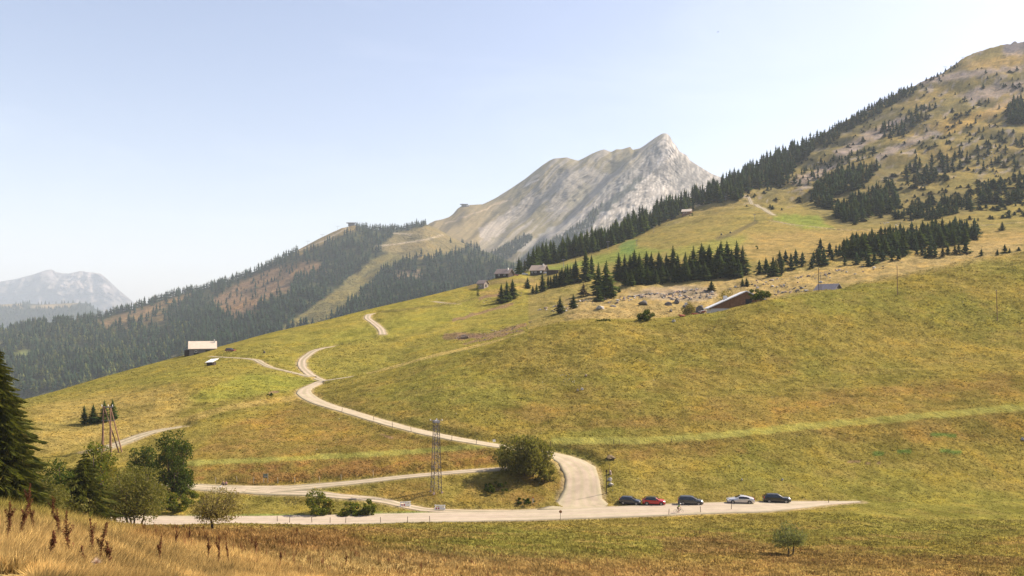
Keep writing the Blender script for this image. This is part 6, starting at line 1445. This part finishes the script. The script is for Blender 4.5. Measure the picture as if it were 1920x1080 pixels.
for x, s_ in ((-.50, 1), (.50, 1)):
    w = MB().ring((x, 0, .345), .33, .016, n=28, k=5).build('wheel', M_tyre, bk)
    sp = MB(); [sp.bar((x, 0, .345), (x + .32 * math.cos(k * .524), 0, .345 + .32 * math.sin(k * .524)), .002, n=3) for k in range(12)]; so = sp.build('spokes', M_steel, w); so['kind'] = 'stuff'
fr = MB()
for a, b in (((-.03, 0, .28), (-.13, 0, .80)), ((-.03, 0, .28), (.36, 0, .72)), ((-.12, 0, .76), (.34, 0, .82)), ((-.50, 0, .345), (-.03, 0, .28)), ((-.50, 0, .345), (-.12, 0, .76)), ((.34, 0, .88), (.38, 0, .66)), ((.38, 0, .66), (.50, 0, .345))): fr.bar(a, b, .020, n=6)
fr.build('frame', M_frame, bk); MB().box((-.15, 0, .93), (.26, .12, .05)).build('saddle', M_trim, bk)
MB().tube([(.34, 0, .90), (.44, 0, .94)], .014).tube([(.43, -.2, .94), (.43, .2, .94)], .014).tube([(.43, .2, .94), (.52, .2, .92), (.50, .2, .82)], .013).tube([(.43, -.2, .94), (.52, -.2, .92), (.50, -.2, .82)], .013).build('handlebar', M_trim, bk)
MB().ring((-.03, 0, .28), .085, .01, n=16, k=4).bar((-.03, -.09, .28), (-.03, -.09, .12), .012).bar((-.03, .09, .28), (-.03, .09, .44), .012).build('crank', M_steel, bk)
cy = skin_body('person', [[(-.15, 0, 1.0, .12), (-.02, 0, 1.18, .125), (.15, 0, 1.36, .13), (.22, 0, 1.44, .08), (.29, 0, 1.50, .055), (.36, 0, 1.60, .10), (.375, 0, 1.66, .09)],
  [(.15, 0, 1.36, .13), (.17, .17, 1.35, .062), (.27, .20, 1.13, .046), (.44, .20, .98, .034), (.50, .20, .96, .036)], [(.15, 0, 1.36, .13), (.17, -.17, 1.35, .062), (.27, -.20, 1.13, .046), (.44, -.20, .98, .034), (.50, -.20, .96, .036)],
  [(-.15, 0, 1.0, .12), (-.10, .10, .96, .10), (.20, .10, .84, .068), (.05, .10, .50, .045), (.08, .10, .44, .04), (.17, .10, .42, .035)], [(-.15, 0, 1.0, .12), (-.10, -.10, .96, .10), (.08, -.10, .58, .062), (-.06, -.10, .20, .042), (-.02, -.10, .12, .04), (.08, -.10, .10, .035)]], M_skin, None, p, R_(-4))
tag(cy, 'cyclist in a green and yellow jersey riding past the parked cars', 'person')
skin_body('jersey', [[(-.13, 0, 1.03, .135), (-.02, 0, 1.19, .142), (.14, 0, 1.36, .148), (.21, 0, 1.43, .09)], [(.14, 0, 1.36, .148), (.17, .17, 1.35, .076), (.22, .19, 1.24, .062)], [(.14, 0, 1.36, .148), (.17, -.17, 1.35, .076), (.22, -.19, 1.24, .062)]], M_jersey, cy)
skin_body('shorts', [[(-.16, 0, 1.01, .135), (-.10, .10, .965, .112), (.08, .10, .89, .088)], [(-.16, 0, 1.01, .135), (-.10, -.10, .965, .112), (.0, -.10, .76, .084)]], M_lycra, cy)
hm = MB(); bmh = bmesh.new(); bmesh.ops.create_uvsphere(bmh, u_segments=14, v_segments=8, radius=.125); meh = bpy.data.meshes.new('helmet'); bmh.to_mesh(meh); bmh.free(); meh.materials.append(M_white)
put('helmet', meh, cy, (.35, 0, 1.70), 0, (1.25, .85, .72))
def sitter(u, v, shirt, trousers, label, rz):
    p = S1.pix(u, v, 4, 6); o = skin_body('person', [[(0, 0, .12, .13), (-.02, 0, .35, .13), (.02, 0, .58, .13), (.04, 0, .68, .055), (.06, 0, .80, .095), (.06, 0, .87, .08)],
      [(.02, 0, .58, .13), (.03, .18, .56, .055), (.14, .24, .34, .042), (.32, .18, .34, .034)], [(.02, 0, .58, .13), (.03, -.18, .56, .055), (.14, -.24, .34, .042), (.32, -.18, .34, .034)],
      [(0, 0, .12, .13), (.05, .11, .13, .085), (.38, .13, .42, .062), (.58, .12, .08, .044), (.70, .12, .05, .038)], [(0, 0, .12, .13), (.05, -.11, .13, .085), (.38, -.13, .42, .062), (.58, -.12, .08, .044), (.70, -.12, .05, .038)]], M_skin, None, p, rz)
    tag(o, label, 'person')
    skin_body('shirt', [[(-.01, 0, .20, .145), (-.02, 0, .36, .145), (.02, 0, .58, .145)], [(.02, 0, .58, .145), (.03, .18, .56, .07), (.09, .22, .44, .06)], [(.02, 0, .58, .145), (.03, -.18, .56, .07), (.09, -.22, .44, .06)]], shirt, o)
    skin_body('trousers', [[(0, 0, .12, .145), (.05, .11, .13, .097), (.38, .13, .42, .074), (.55, .12, .14, .056)], [(0, 0, .12, .145), (.05, -.11, .13, .097), (.38, -.13, .42, .074), (.55, -.12, .14, .056)]], trousers, o)
    bh = bmesh.new(); bmesh.ops.create_uvsphere(bh, u_segments=12, v_segments=8, radius=.105); mh = bpy.data.meshes.new('hair'); bh.to_mesh(mh); bh.free(); mh.materials.append(M_hair); put('hair', mh, o, (.045, 0, .87), 0, (1, .95, .85))
sitter(418.5, 909.5, plain_mat('sand_shirt', (.45, .30, .18), .8), M_darkwood, 'person in a sand coloured shirt sitting on the verge of the service track', R_(-100))
sitter(423.8, 910, plain_mat('pink_shirt', (.55, .25, .28), .8), M_lycra, 'person in a pink shirt sitting on the verge beside the one in sand colour', R_(-80))
p = S1.pix(411, 914, 4, 6); tag(MB().box((0, 0, .12), (.95, .55, .10), Matrix.Rotation(-.25, 3, 'Y')).build('blanket', M_white, None, p, .3), 'white blanket spread beside the two seated people', 'blanket')
def cow_mat():
    m, nt, b = nodes_of('red_and_white_hide'); v_ = ncoord(nt); n = nnoise(nt, v_, 1.6, 2, .4)
    nt.links.new(nramp(nt, n, [(.50, (.24, .055, .022)), (.53, (.72, .66, .60))]), b.inputs['Base Color']); b.inputs['Roughness'].default_value = .8; return m
M_cow = cow_mat(); M_cowred = plain_mat('red_brown_hide', (.26, .06, .025), .8)
def cow(u, Y, rz, mat, label, lying=False):
    p = S1.at(u, Y); d = -.55 if lying else 0; p.z += d if lying else 0
    legs = []
    for x, hock in ((.62, 0), (-.70, 1)):
        for y in (-.22, .22):
            legs.append([(x, 0, 1.02, .30), (x, y, .80, .15), (x + (-.02 if not hock else .10), y, .62, .10), (x + (.02 if not hock else -.10), y, .38, .065), (x, y, .10, .05), (x + .03, y, .02, .06)])
    o = skin_body('cow', [[(-1.0, 0, 1.12, .20), (-.70, 0, 1.02, .30), (0, 0, .98, .36), (.62, 0, 1.02, .30), (.92, 0, 1.22, .17), (1.12, 0, 1.28, .14), (1.30, 0, 1.18, .12), (1.48, 0, 1.04, .08)],
       [(-1.0, 0, 1.12, .20), (-1.12, 0, 1.0, .03), (-1.14, 0, .55, .025), (-1.14, 0, .45, .04)], [(1.12, 0, 1.28, .14), (1.08, .17, 1.36, .035)], [(1.12, 0, 1.28, .14), (1.08, -.17, 1.36, .035)]] + legs, mat, None, p, rz)
    return tag(o, label, 'cow', 'cows beside the brown chalet')
cow(1317, 268, R_(-25), M_cow, 'red and white cow standing nearest the brown chalet'); cow(1304, 272, R_(160), M_cowred, 'red cow half behind the grey olive shrub')
cow(1278.5, 258, R_(200), M_cowred, 'red cow lying on the grass right of the smooth grey rock', True)
for i, (u, v, lb) in enumerate([(1419, 463, 'upper of two dark shrubs on the dry upper meadow'), (1420, 467, 'lower of two dark shrubs on the dry upper meadow'), (1296, 405, 'dark shrub below the distant chalet'), (508, 741, 'low dark heather patch on the dry left bank')]):
    pp = S1.pix(u, v, 6 if i == 3 else 10, 9 if i == 3 else 12); broadleaf(pp, px([6, 6, 9, 18][i], pp.y), px([4, 4, 8, 4][i], pp.y), M_dark_leaf, lb, 900 + i, 260, .25, .0, 10, shape='dome', name='shrub', cat='bush')
